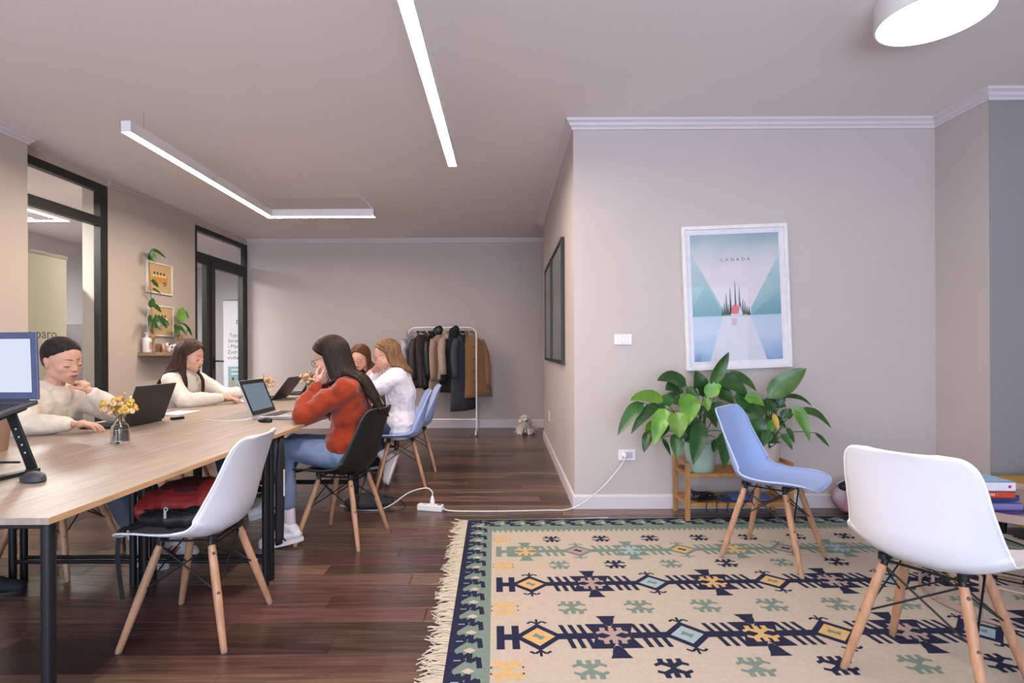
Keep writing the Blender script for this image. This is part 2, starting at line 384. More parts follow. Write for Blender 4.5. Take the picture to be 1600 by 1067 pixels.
# ------------------------------------------------------------------ lamps
whiteM = mat('white_lacquer', 'e6e2e2', .35, var=.01)
ledM = lamp_mat('led_diffuser', LED, LED_E)
led2M = lamp_mat('led_diffuser_next_room', (1.0, .97, .97), 520); led3M = lamp_mat('led_diffuser_beyond_door', (1.0, .97, .97), 110)
wireM = mat('steel_wire', 'b0b0b0', .4, metal=.8)
def led_bar(a, b, zb, label, parent_name='linear_ceiling_lamp', m=ledM, second=None, wd=.075, hh=.08, group=None):
    a, b = Vector(a), Vector(b); t = thing(parent_name, label, 'ceiling lamp', (a.x, a.y, zb), group=group)
    hs = MB(); df = MB()
    segs = [(a, b)] + ([(b, Vector(second))] if second else [])
    for i, (p, q) in enumerate(segs):
        d = (q - p).normalized(); p2, q2 = p - a, q - a
        ext = d * wd / 2
        pp = p2 - (ext if i else Vector((0, 0))); qq = q2 + (ext if (i == 0 and second) else Vector((0, 0)))
        sx = Vector((-d.y, d.x))
        for s_ in (-1, 1):
            e = sx * (wd / 2 - .003) * s_
            if second and i == 0:
                if s_ * sx.dot((Vector(second) - b)) > 0: qe = qq - d * wd
                else: qe = qq
            else: qe = qq
            pe = pp
            if i == 1 and s_ * sx.dot(a - b) > 0: pe = pp + d * wd
            hs.bar((pe.x + e.x, pe.y + e.y, hh / 2), (qe.x + e.x, qe.y + e.y, hh / 2), .006, hh)
        hs.bar((pp.x, pp.y, hh - .003), (qq.x, qq.y, hh - .003), wd - .004, .006)
        df.bar((pp.x + (d.x * .004), pp.y + d.y * .004, .006), (qq.x - d.x * .004, qq.y - d.y * .004, .006), wd - .014, .008)
        # end caps
        if i == 0: hs.bar((pp.x, pp.y, hh / 2), (pp.x + d.x * .004, pp.y + d.y * .004, hh / 2), wd, hh)
        if i == len(segs) - 1: hs.bar((qq.x - d.x * .004, qq.y - d.y * .004, hh / 2), (qq.x, qq.y, hh / 2), wd, hh)
    hs.build('housing', whiteM, t, smooth=False); df.build('diffuser', m, t, smooth=False)
    wr = []
    for p, q in segs:
        for k in (.08, .92):
            c = p.lerp(q, k) - a
            MB().tube((c.x, c.y, hh), (c.x, c.y, H - zb), .0015, n=6).build('suspension_wire', wireM, t)
    return t
led_bar((-2.55, 3.66), (-2.6, 6.02), 2.65, 'white L-shaped linear lamp hanging over the long wooden table', second=(-1.44, 6.02))
t_ = led_bar((-.415, .2), (-.42, 4.38), 2.65, 'straight white linear lamp hanging over the dark walkway', )
# feed cable of the L lamp
tag(MB().path(crv([(-1.46, 6.0, 2.73), (-1.5, 5.9, 2.78), (-1.56, 5.6, 2.84), (-1.57, 5.55, 2.86)]), .004, 6).build('lamp_cable', whiteM), 'thin white feed cable from the ceiling to the end of the L-shaped lamp', 'cable')
led_bar((-4.93, 3.7), (-4.97, 6.14), 2.65, 'angled linear lamp seen through the left window in the next room', m=led2M, second=(-6.1, 6.14), wd=.07)
led_bar((-4.75, 9.9), (-4.75, 8.7), 2.65, 'linear lamp of the next room glowing behind the glazed door', m=led3M, wd=.07)
rl = thing('round_ceiling_lamp', 'large round white drum lamp on the ceiling above the rug', 'ceiling lamp', (2.045, 2.59, 2.735))
MB().lathe([(.228, .03), (.229, .0), (.236, .0), (.238, .004), (.238, .125), (.0, .125)], n=64).build('housing', whiteM, rl)
MB().lathe([(.0, .004), (.228, .004), (.228, .010), (0, .010)], n=64).build('diffuser', lamp_mat('round_lamp_diffuser', (1, .93, .88), 9), rl)
# sockets and switches
ivory = mat('ivory_plastic', 'e4dfe4', .35, var=.01); darkslot = mat('dark_slot', '55525a', .5)
def plate(name, label, cat, c, n, wd, hh, kind):
    rz = 0 if n == 'y' else R(-90)
    t = thing(name, label, cat, c, rz)
    MB().box((0, -.005, 0), (wd, .010, hh)).build('plate', ivory, t, bevel=.003)
    if kind == 'switch':
        for k in (-1, 0, 1): MB().box((k * .025, -.011, 0), (.0235, .006, .045)).build('rocker', ivory, t, bevel=.002)
    elif kind == 'socket':
        MB().box((.012, -.0105, 0), (.055, .003, .044)).build('insert', mat('grey_plastic', 'b7b3bd', .4), t, bevel=.001)
    else:
        for k in (-1, 1): MB().lathe([(.001, 0), (.013, 0), (.013, .003), (.001, .003)], (0, -.0095, k * .025), 14, rot=Matrix.Rotation(R(90), 3, 'X')).build('hole', darkslot, t)
    return t
plate('light_switch', 'white triple light switch on the wall left of the poster', 'switch', (.865, 4.01, 1.245), 'y', .13, .078, 'switch')
sk = plate('wall_socket', 'white wall socket with a plug in it left of the plants', 'socket', (.89, 4.01, .395), 'y', .125, .08, 'socket')
plate('wall_socket', 'small wall socket with two dark holes low on the corridor wall', 'socket', (.505, 6.3, .41), 'x', .07, .115, 'hole')
# ------------------------------------------------------------------ tables
def wood(name, c1, c2, stretch, rough=.45, scale=4, var=.1, spec=.4): return mat(name, c1, rough, var=var, scale=scale, stretch=stretch, coords='World', col2=c2, bump=.03, bscale=30, spec=spec)
oakM = wood('light_oak_laminate', '8a7b6e', '9f9082', (14, .9, 5), .4, 3, .1)
edgeM = wood('oak_edge_band', 'b08b66', 'c09a74', (3, 3, 40), .5)
blackM = mat('black_powder_coat', '17171a', .42, metal=.3, var=.1)
def desk(label, x0, x1, y0, y1):
    t = thing('desk', label, 'table', ((x0 + x1) / 2, (y0 + y1) / 2, 0), group='oak desks pushed together into one long table')
    wx, wy = (x1 - x0) / 2, (y1 - y0) / 2
    me = MB().b2((-wx + .0006, -wy + .0006, .725), (wx - .0006, wy - .0006, .743)).build('tabletop', oakM, t, bevel=.001, smooth=True)
    for sx in (-1, 1): MB().b2((sx * (wx - .0006), -wy + .001, .7255), (sx * (wx + .0004), wy - .001, .7425)).build('edge_band', edgeM, t, smooth=False)
    lx, ly = wx - .028, wy - .032
    for sx in (-1, 1):
        for sy in (-1, 1):
            MB().tube((sx * lx, sy * ly, 0), (sx * lx, sy * ly, .725), .0165, n=16).build('leg', blackM, t)
    for sy in (-1, 1):
        MB().b2((-lx, sy * ly - .012, .709), (lx, sy * ly + .012, .7245)).build('frame_rail', blackM, t, bevel=.002)
        MB().tube((-lx, sy * ly, .12), (lx, sy * ly, .12), .010, n=10).build('stretcher', blackM, t)
    for sx in (-1, 1):
        MB().b2((sx * (lx - .06) - .012, -ly, .709), (sx * (lx - .06) + .012, ly, .7245)).build('frame_rail', blackM, t, bevel=.002)
    return t
RY = [1.40, 2.755, 4.36, 5.98]
lab = {(0, 0): 'oak desk nearest the viewer on the walkway side of the long table, black legs', (0, 1): 'second oak desk along the walkway side, holding the silver laptop',
       (0, 2): 'farthest oak desk on the walkway side of the long table', (1, 0): 'near oak desk on the window side, holding the raised laptop and the glass vase',
       (1, 1): 'middle oak desk on the window side, where two women in cream sweaters sit', (1, 2): 'farthest oak desk on the window side of the long table'}
for k in range(3):
    desk(lab[(0, k)], -1.838, -1.178, RY[k], RY[k + 1]); desk(lab[(1, k)], -2.50, -1.84, RY[k], RY[k + 1])

# ------------------------------------------------------------------ shell chairs
beech = wood('beech_wood', 'a87c5c', 'bd9170', (8, 8, 1.2), .45, 6)
PR = [(0.244, .424, .120), (.238, .431, .160), (.225, .436, .190), (.19, .439, .212), (.12, .434, .228), (.04, .427, .234), (-.04, .421, .235), (-.11, .424, .234), (-.165, .452, .230), (-.195, .505, .223), (-.212, .57, .214),
      (-.228, .64, .205), (-.246, .71, .198), (-.262, .765, .188), (-.272, .795, .172), (-.279, .812, .145), (-.281, .818, .10)]
def shell_mesh():
    prof = crv([(p[0], p[1], p[2]) for p in PR], 4)
    n = len(prof); NV = 25
    def fn(u, v):
        i = min(int(round(u * (n - 1))), n - 1); y, z, w_ = prof[i]
        s = v * 2 - 1
        d = prof[min(i + 1, n - 1)] - prof[max(i - 1, 0)]; ty, tz = d.x, d.y; L_ = math.hypot(ty, tz) or 1
        ny, nz = tz / L_, -ty / L_          # inner normal (towards the sitter)
        if i < 1: ny, nz = 0, 1
        t = i / (n - 1)
        curl = (.034 * min(1, t * 4) + .052 * math.exp(-((t - .54) / .15) ** 2)) * (1 if t < .78 else max(.35, 1 - (t - .78) * 3))
        c = curl * abs(s) ** 2.6 - .008 * (1 - s * s) * (1 if t < .45 else .3)
        # front lip rolls down
        zz = 0
        return (s * w_, y + ny * c, z + nz * c + zz)
    mb = MB(); mb.grid(fn, n, NV); return mb
def rot_z(f): return math.atan2(-f[0], f[1])
brk = mat('bolt_steel', '8a8178', .35, metal=.9)
def make_chair(label, shellM, rimM, loc, facing, group='moulded shell chairs on wooden dowel legs'):
    t = thing('shell_chair', label, 'chair', (loc[0], loc[1], loc[2] if len(loc) > 2 else 0), rot_z(facing), group)
    s = shell_mesh().build('shell', [shellM], t, solid=.007, angle=180, fix=True)
    # rolled rim
    prof = crv([(p[0], p[1], p[2]) for p in PR], 4); g = MB(); sm = shell_mesh(); n = len(prof); NV = 25
    rim = [sm.v[i * NV] for i in range(n)] + [sm.v[(n - 1) * NV + j] for j in range(1, NV)] + [sm.v[i * NV + NV - 1] for i in range(n - 2, -1, -1)] + [sm.v[j] for j in range(NV - 2, -1, -1)]
    g.path(rim, .0048, 6, cap=False).build('rim', rimM, t, angle=180)
    top = {}; bot = {}
    for sx in (-1, 1):
        for sy in (-1, 1):
            T = Vector((sx * .115, sy * .105 - .01, .385)); B = Vector((sx * .205, sy * .205 - .005, .004)); top[sx, sy] = T; bot[sx, sy] = B
            l = MB().path([T, T.lerp(B, .08), T.lerp(B, .5), B.lerp(T, .01), B], [.0135, .0155, .0165, .0125, .011], 14).build('leg', beech, t)
            dn = Vector((sx, sy, 0)).normalized()
            for k in (.07, .45):
                q = T.lerp(B, k); MB().tube(q + dn * .010, q + dn * .0182, .006, n=10).build('bolt', brk, l)
            MB().lathe([(.001, 0), (.0115, 0), (.0115, .007), (.001, .007)], (B.x, B.y, 0), 12).build('glide', mat('glide_plastic', '8b8078', .5), l)
    f = MB()
    for sx in (-1, 1):
        for sy in (-1, 1):
            T, B = top[sx, sy], bot[sx, sy]
            f.tube(T + Vector((0, 0, -.01)), T + Vector((-sx * .01, -sy * .01, .035)), .012, n=10)
            f.lathe([(.001, .425), (.016, .425), (.016, .405), (.001, .404)], (T.x, T.y, 0), 12)
            f.bar(T + Vector((0, 0, .02)), (T.x * .9, T.y * .9, .41), .02, .006)
    for sx in (-1, 1):
        f.bar((sx * .11, -.11, .402), (sx * .11, .09, .402), .012, .006)
    for sy in (-1, 1):
        f.bar((-.11, sy * .10 - .01, .400), (.11, sy * .10 - .01, .400), .012, .006)
    for a, b in (((-1, -1), (1, -1)), ((1, -1), (1, 1)), ((1, 1), (-1, 1)), ((-1, 1), (-1, -1))):
        ta, tb, ba, bb_ = top[a], top[b], bot[a], bot[b]
        ia = ta.lerp(ba, .45); ib = tb.lerp(bb_, .45)
        f.tube(ta + Vector((0, 0, -.0)), ib, .0036, n=6); f.tube(tb, ia, .0036, n=6)
    f.build('wire_base', blackM, t)
    return t
whiteS = mat('white_polypropylene', 'd8d6dc', .38, var=.01, spec=.4); whiteR = mat('white_polypropylene_rim', 'f0eef2', .35)
blueS = mat('light_blue_polypropylene', '9ab0de', .38, var=.02, spec=.4); blueR = mat('light_blue_rim', 'b0c6ee', .35)
blackS = mat('black_polypropylene', '161616', .42, var=.05, spec=.4); greyS = mat('warm_white_polypropylene', 'dcd3cb', .38, var=.01)
make_chair('white shell chair at the long table with a red backpack on its seat', whiteS, whiteR, (-1.31, 2.32), (-1, 0))
make_chair('black shell chair on which the woman in the orange sweater sits', blackS, mat('black_rim', '3c3c3e', .35), (-1.03, 3.42), (-.98, .2))
make_chair('light blue shell chair on which the woman in the white shirt sits', blueS, blueR, (-.93, 4.75), (-.975, -.22))
make_chair('light blue shell chair at the table right behind the other blue one', blueS, blueR, (-.93, 5.42), (-.97, -.2))
make_chair('light blue shell chair standing on the rug in front of the potted plants', blueS, blueR, (1.49, 3.03, .012), (.72, -.7))
make_chair('white shell chair on the rug seen from behind, beside the tray table', whiteS, whiteR, (1.51, 1.92, .012), (.83, .56))
make_chair('shell chair of the dark-haired woman with her hand at her chin', greyS, whiteR, (-2.44, 2.98), (1, 0))
make_chair('shell chair of the long-haired woman who sits below the plant shelf', greyS, whiteR, (-2.66, 4.38), (1, 0))
#make_chair('empty shell chair at the far end of the window side of the table', greyS, whiteR, (-2.46, 5.45), (1, .1))

# ------------------------------------------------------------------ rug
rc = [mat('rug_cream_wool', 'b0a496', .95, var=.05, scale=60, bump=.25, bscale=500, spec=.1), mat('rug_navy_wool', '26283f', .95, var=.12, scale=80, bump=.25, bscale=500, spec=.1),
      mat('rug_sage_wool', '6f7f76', .95, var=.08, scale=80, bump=.25, bscale=500, spec=.1), mat('rug_ochre_wool', 'c09f6c', .95, var=.08, scale=80, bump=.25, bscale=500, spec=.1),
      mat('rug_pale_blue_wool', '93a7ac', .95, var=.08, scale=80, bump=.25, bscale=500, spec=.1), mat('rug_mauve_wool', '9f8a86', .95, var=.08, scale=80, bump=.25, bscale=500, spec=.1),
      mat('rug_brown_wool', '6e5f5a', .95, var=.1, scale=80, bump=.25, bscale=500, spec=.1)]
CR, NV_, SG, OC, PB, MV, BR = range(7)
RW, RL, TH = 3.30, 2.75, .009
rug = thing('kilim_rug', 'flat-woven cream rug with navy, sage and ochre kilim motifs and fringe', 'rug', (-.262, 3.72, 0), R(1.15))
rb = MB(); rb.b2((0, -RL, .001), (RW, 0, TH), CR)
rp = random.Random(5)
def poly(pts, col, lay=1):
    z = TH + .0004 * lay + (len(rb.f) % 45) * 8e-6
    n = len(pts); A = sum(pts[i][0] * pts[(i + 1) % n][1] - pts[(i + 1) % n][0] * pts[i][1] for i in range(n))
    if A < 0: pts = pts[::-1]
    rb.add([(p[0], -p[1], z) for p in pts][::-1] if False else [(p[0], -p[1], z) for p in pts], [tuple(range(n))[::-1]], col)
def rect(x0, y0, x1, y1, col, lay=1, sk=0):  # skewed rectangle
    poly([(x0, y0), (x1, y0), (x1 + sk, y1), (x0 + sk, y1)], col, lay)
def strip(pts, w_, col, lay=1):
    for a, b in zip(pts[:-1], pts[1:]):
        a, b = Vector(a), Vector(b); d = (b - a).normalized(); n_ = Vector((-d.y, d.x)) * w_ / 2
        poly([tuple(a - n_), tuple(b - n_), tuple(b + n_), tuple(a + n_)], col, lay)
def flake(cx, cy, r, col, lay=1, tip=None):
    w_ = r * .34
    poly([(cx - w_ / 2, cy - r * .95), (cx + w_ / 2, cy - r * .95), (cx + w_ / 2, cy + r * .95), (cx - w_ / 2, cy + r * .95)], col, lay)
    for sx in (-1, 1):
        for sy in (-1, 1):
            poly([(cx, cy - sy * w_ * .2), (cx + sx * r * .62, cy + sy * r * .34), (cx + sx * r * .62, cy + sy * r * .74), (cx, cy + sy * w_ * 1.15)], col, lay)
            poly([(cx + sx * r * .55, cy + sy * r * .38), (cx + sx * r * 1.0, cy + sy * r * .18), (cx + sx * r * 1.05, cy + sy * r * .44), (cx + sx * r * .6, cy + sy * r * .66)], col, lay)
            poly([(cx + sx * r * .40, cy + sy * r * .50), (cx + sx * r * .74, cy + sy * r * .52), (cx + sx * r * .72, cy + sy * r * .98), (cx + sx * r * .38, cy + sy * r * .98)], col, lay)
            if tip is not None: poly([(cx + sx * r * .9, cy + sy * r * .2), (cx + sx * r * 1.05, cy + sy * r * .3), (cx + sx * r * .9, cy + sy * r * .45)], tip, lay + 1)
def hook(cx, cy, s, sy, col):
    strip([(cx, cy), (cx, cy + sy * s * 1.25)], s * .28, col)
    for sx in (-1, 1):
        strip([(cx, cy + sy * s * .2), (cx + sx * s * .55, cy + sy * s * .75), (cx + sx * s * 1.05, cy + sy * s * .35)], s * .30, col)
def diamond(cx, cy, rx, ry, outer, inner, core):
    poly([(cx - rx, cy), (cx, cy - ry), (cx + rx, cy), (cx, cy + ry)], outer)
    k = .66
    poly([(cx - rx * k, cy), (cx, cy - ry * k), (cx + rx * k, cy), (cx, cy + ry * k)], inner, 2)
    a = rx * .28; b = ry * .26
    poly([(cx - a, cy), (cx - a * .3, cy - b), (cx + a * .3, cy - b * .2), (cx + a, cy), (cx + a * .3, cy + b), (cx - a * .3, cy + b * .2)], core, 3)
    hook(cx, cy - ry * .9, rx * .38, -1, outer); hook(cx, cy + ry * .9, rx * .38, 1, outer)
def block(cx, cy, rx, ry, outer, inner):
    poly([(cx - rx, cy - ry), (cx - rx * .2, cy - ry), (cx, cy - ry * .6), (cx + rx * .2, cy - ry), (cx + rx, cy - ry), (cx + rx * .72, cy - ry * .1), (cx + rx * .72, cy + ry * .1), (cx + rx, cy + ry),
          (cx + rx * .2, cy + ry), (cx, cy + ry * .6), (cx - rx * .2, cy + ry), (cx - rx, cy + ry), (cx - rx * .72, cy + ry * .1), (cx - rx * .72, cy - ry * .1)], outer)
    flake(cx, cy, rx * .62, inner, 2)
    for sy in (-1, 1):
        y = cy + sy * ry * .8
        strip([(cx, y), (cx, y + sy * ry * .5)], rx * .22, outer)
        for k, wd in ((.45, .30), (.85, .42)):
            yy = cy + sy * ry * (.8 + k * .9)
            poly([(cx - rx * wd * .55, yy - sy * ry * .3), (cx + rx * wd * .55, yy - sy * ry * .3), (cx + rx * wd, yy + sy * ry * .15), (cx - rx * wd, yy + sy * ry * .15)] if True else [], outer)
def strokes(x0, x1, cy, h, col, th, sk=.022):
    rect(x0 - .02, cy - th / 2, x1 + .02, cy + th / 2, col)
    n = 3; w_ = (x1 - x0) / (n + .6) * .62
    for i in range(n):
        xx = x0 + (x1 - x0) * (i + .2) / n
        poly([(xx - sk * .6, cy - h), (xx + w_ - sk * .6, cy - h), (xx + w_ + sk * .35, cy), (xx + sk * .35, cy)], col)
        poly([(xx + sk * .35, cy), (xx + w_ + sk * .35, cy), (xx + w_ + sk, cy + h), (xx + sk, cy + h)], col)
def main_row(t, col, first, cols, rx, ry):
    s = .36; k = 0; kind = first
    rect(.19, t - ry * .95, .222, t + ry * .95, col); rect(.252, t - ry * .95, .282, t + ry * .95, col); rect(.2, t - .022, s - rx * .7, t + .022, col)
    while s < RW - .28:
        c = cols[k % len(cols)]
        if kind: diamond(s, t, rx, ry * 1.1, col, c[0], c[1])
        else: block(s, t, rx, ry, col, c[0])
        if s + .303 < RW - .28: strokes(s + rx * .92, s + .303 - rx * .92, t, ry * .95, col, .045)
        s += .303; k += 1; kind = not kind
def snow_row(t, cols, r=.062):
    s = .228; k = 0
    while s < RW - .2:
        c = cols[min(k, len(cols) - 1)] if k < len(cols) else cols[1 + (k - 1) % (len(cols) - 1)]
        flake(s, t, r, c, 1, NV_ if c == OC else None); s += .303; k += 1
snow_row(.395, [OC, NV_, NV_], .052)
main_row(.59, SG, False, [(OC, SG), (MV, NV_), (PB, SG), (OC, NV_)], .098, .082)
snow_row(.795, [OC, SG, NV_], .055)
main_row(1.03, NV_, True, [(OC, SG), (MV, SG), (PB, SG), (OC, SG)], .100, .088)
snow_row(1.28, [OC, SG, SG], .062)
main_row(1.525, NV_, True, [(OC, SG), (MV, SG), (PB, SG), (OC, SG)], .102, .095)
snow_row(1.755, [OC, SG, NV_], .062)
main_row(2.02, SG, False, [(OC, SG), (MV, NV_), (PB, SG), (OC, NV_)], .1, .09)
snow_row(2.27, [OC, NV_, SG], .062)
# borders
def wmark(cx, cy, s, ax, col):
    P = [(-1.0, -.75), (-.25, -.55), (-.9, .0), (.25, -.05), (-.35, .62), (1.0, .75)]
    pts = [(cx + (p[1] if ax else p[0]) * s, cy + (p[0] if ax else p[1]) * s) for p in P]
    strip(pts, s * .40, col, 3)
bw = .165
rect(0, 0, bw, RL, SG, 1); rect(0, 0, RW, bw * 1.35, SG, 1); rect(RW - bw, 0, RW, RL, SG, 1); rect(0, RL - bw, RW, RL, SG, 1)
rect(0, 0, .028, RL, NV_, 2); rect(0, 0, RW, .022, NV_, 2); rect(RW - .028, 0, RW, RL, NV_, 2)
y = .0; k = 0; stp = .135
while y < RL - .05:
    poly([(.02, y), (.075, y + stp / 2), (.02, y + stp)], NV_, 2); strip([(.028, y + stp / 2), (.055, y + stp / 2)], .006, PB, 3)
    wmark(.088, y + stp * .5, .052, True, NV_)
    poly([(.06, y + stp), (.085, y + stp - .02), (.11, y + stp), (.085, y + stp + .02)], CR, 2)
    y += stp
x = .10
while x < RW - .05:
    poly([(x, .02), (x + stp, .02), (x + stp / 2, .055)], NV_, 2)
    wmark(x + stp * .5, .092, .055, False, NV_)
    poly([(x, .06), (x + .018, .085), (x, .11), (x - .018, .085)], CR, 2)
    x += stp
x = bw + .01
while x < RW - bw - .02:
    rect(x, bw * 1.35, x + .018, bw * 1.35 + .03, SG, 1); x += .034
rb.build('woven_field', rc, rug, smooth=False, fix=False)
fr = MB()
for sgn, x0 in ((-1, 0.0), (1, RW)):
    yy = .01
    while yy < RL:
        L_ = rp.uniform(.06, .105); a = rp.uniform(-.35, .35)
        for q in range(3):
            a2 = a + rp.uniform(-.25, .25); l2 = L_ * rp.uniform(.8, 1.1); o_ = rp.uniform(-.005, .005)
            pts = [(x0, -yy + o_, .006), (x0 + sgn * .02, -yy + o_, .009), (x0 + sgn * l2 * .6, -yy + o_ + l2 * .4 * math.sin(a2), .006), (x0 + sgn * l2, -yy + o_ + l2 * math.sin(a2 * 1.6), .0045)]
            fr.path(pts, [.0035, .004, .0032, .0022], 5)
        yy += .016
fo = fr.build('fringe', mat('fringe_cotton', 'b9ad9a', .95, var=.08, bump=.2, bscale=400), rug, fix=False); fo['kind'] = 'stuff'
# selvedge cord along the far edge
MB().path(crv([(0, .004, .006), (.6, .008, .006), (.95, .012, .012), (1.1, .004, .007), (RW, .004, .006)]), .004, 6).build('edge_cord', rc[0], rug)
# ------------------------------------------------------------------ people
skinM = mat('skin', 'cfa08a', .5, var=.04, scale=30, spec=.35); lipM = mat('lips', 'a85f58', .45); lashM = mat('lash_brow', '2a1c17', .7)
eyeM = mat('eye_white', 'd8cfca', .3); irisM = mat('iris', '2b1d14', .2)
def V(*a): return Vector(a)
def hand(mb, W, d, nrm, side, curl=.5, sc=.95, thumb_out=.8):
    """W wrist, d towards the knuckles, nrm = way the palm faces, side = direction of the thumb"""
    d = Vector(d).normalized(); nrm = Vector(nrm); nrm = (nrm - d * nrm.dot(d)).normalized()
    s = d.cross(nrm).normalized()
    if s.dot(Vector(side)) < 0: s = -s
    L_ = [.072, .080, .074, .058]
    for i in range(4):
        off = (.030 - i * .020) * sc
        k = W + d * (.078 - .004 * abs(i - 1.2)) * sc + s * off
        mb.cone(W + s * off * .45 + d * .01, k, .0145 * sc, .0105 * sc, 10)
        dd = d + s * (.12 - .08 * i); dd.normalize(); p = k; a = 0; r_ = .0093 * sc
        for q, f in enumerate((.45, .30, .25)):
            a += curl * (.75 if q == 0 else .9) * (1 + .06 * i)
            dr = dd * math.cos(a) + nrm * math.sin(a); e = p + dr * L_[i] * f * sc
            mb.cone(p, e, r_, r_ * .88, 10); p = e; r_ *= .88
    b = W + d * .022 * sc + s * .022 * sc + nrm * .006
    t1 = b + (d * .75 + s * thumb_out + nrm * .25).normalized() * .036 * sc
    t2 = t1 + (d * .9 + s * .35 * thumb_out + nrm * .35 * (1 + curl)).normalized() * .028 * sc
    t3 = t2 + (d * .95 + s * .0 + nrm * .5 * curl).normalized() * .022 * sc
    mb.cone(b, t1, .014 * sc, .011 * sc, 10); mb.cone(t1, t2, .0108 * sc, .0098 * sc, 10); mb.cone(t2, t3, .0096 * sc, .008 * sc, 10)
    for i in range(4): mb.ell(W + d * .045 * sc + s * (.022 - i * .015) * sc, (.02 * sc,) * 3, n=10, k=6)
def head_frame(face, up=(0, 0, 1), pitch=0, roll=0):
    f = Vector(face).normalized(); u = Vector(up); r_ = f.cross(u).normalized(); u = r_.cross(f).normalized()
    M = Matrix((r_, f, u)).transposed()
    return M @ Matrix.Rotation(R(-pitch), 3, 'X') @ Matrix.Rotation(R(roll), 3, 'Y')
import numpy as np
def _ell(p, c, r):
    q = (p - np.array(c)); r = np.array(r); k0 = np.linalg.norm(q / r, axis=-1); k1 = np.linalg.norm(q / (r * r), axis=-1) + 1e-9
    return k0 * (k0 - 1) / k1
def _cap(p, a, b, r0, r1):
    a, b = np.array(a), np.array(b); ab = b - a; t = np.clip(((p - a) @ ab) / (ab @ ab), 0, 1)
    return np.linalg.norm(p - a - t[..., None] * ab, axis=-1) - (r0 + (r1 - r0) * t)
def _sm(a, b, k): h = np.clip(.5 + .5 * (b - a) / k, 0, 1); return b * (1 - h) + a * h - k * h * (1 - h)
def _sub(a, b, k): return -_sm(-a, b, k)
def face_sdf(p):
    p = p.copy(); p[..., 0] = np.abs(p[..., 0])
    d = _ell(p, (0, -.018, .032), (.073, .092, .080))
    d = _sm(d, _ell(p, (0, .020, -.018), (.058, .064, .084)), .03)
    d = _sm(d, _ell(p, (0, .034, -.066), (.041, .043, .035)), .028)
    d = _sm(d, _ell(p, (0, .064, -.094), (.013, .013, .012)), .022)
    d = _sm(d, _ell(p, (.037, .048, -.024), (.021, .024, .017)), .022)
    d = _sm(d, _ell(p, (.052, .0, -.062), (.014, .03, .02)), .03)
    d = _sub(d, _ell(p, (.030, .096, .001), (.017, .016, .0105)), .016)
    d = _sm(d, _ell(p, (.0300, .0705, -.003), (.0150, .0125, .0105)), .005)
    d = _sm(d, _cap(p, (0, .078, .012), (0, .0985, -.026), .0055, .0085), .012)
    d = _sm(d, _ell(p, (.0095, .089, -.0295), (.0062, .0075, .0058)), .006)
    d = _sm(d, _ell(p, (0, .070, -.058), (.027, .019, .020)), .016)
    d = _sm(d, _ell(p, (0, .0865, -.0535), (.0185, .0058, .0040)), .005)
    d = _sm(d, _ell(p, (0, .0850, -.0635), (.0160, .0062, .0050)), .004)
    return d
def _head_mesh():
    nu, nv = 110, 150; ph = np.linspace(0, np.pi, nu); th = np.linspace(0, 2 * np.pi, nv, endpoint=False)
    P_, T_ = np.meshgrid(ph, th, indexing='ij'); D = np.stack([np.sin(P_) * np.sin(T_), np.sin(P_) * np.cos(T_), np.cos(P_)], -1)
    lo = np.full(P_.shape, .01); hi = np.full(P_.shape, .17); O = np.array((0, 0, -.01))
    for _ in range(26):
        m = (lo + hi) / 2; f = face_sdf(O + D * m[..., None]); lo = np.where(f < 0, m, lo); hi = np.where(f < 0, hi, m)
    X = (O + D * ((lo + hi) / 2)[..., None]).reshape(-1, 3)
    fs = [(i * nv + j, (i + 1) * nv + j, (i + 1) * nv + (j + 1) % nv, i * nv + (j + 1) % nv) for i in range(nu - 1) for j in range(nv)]
    return X, fs
HEAD_V, HEAD_F = _head_mesh()
def surf(x, z, off=0.0):
    lo, hi = 0.0, .14
    for _ in range(24):
        m = (lo + hi) / 2
        if face_sdf(np.array([[x, m, z]]))[0] < 0: lo = m
        else: hi = m
    return Vector((x, lo + off, z))
def head_shapes(mb, C, M, s=1.0):
    mb.add([C + M @ (Vector(v) * s) for v in HEAD_V], HEAD_F)
    def e(c, r_): mb.ell(C + M @ (Vector(c) * s), [a * s for a in r_], M, 22, 14)
    for q in (-1, 1):
        e((q * .072, -.010, -.010), (.008, .014, .026)); e((q * .077, -.017, .002), (.0055, .013, .017)); e((q * .073, -.006, -.030), (.006, .007, .008))
_LIP = {}
def patch(C, M, s, loc, xs, lowf, upf, off, nv=5):
    mb = MB(); n = len(xs)
    mb.grid(lambda u, v: C + M @ (surf(xs[int(round(u * (n - 1)))], lowf(xs[int(round(u * (n - 1)))]) * (1 - v) + upf(xs[int(round(u * (n - 1)))]) * v, off * math.sin(math.pi * min(1, max(0, .06 + .88 * v)))) * s) - loc, n, nv); return mb
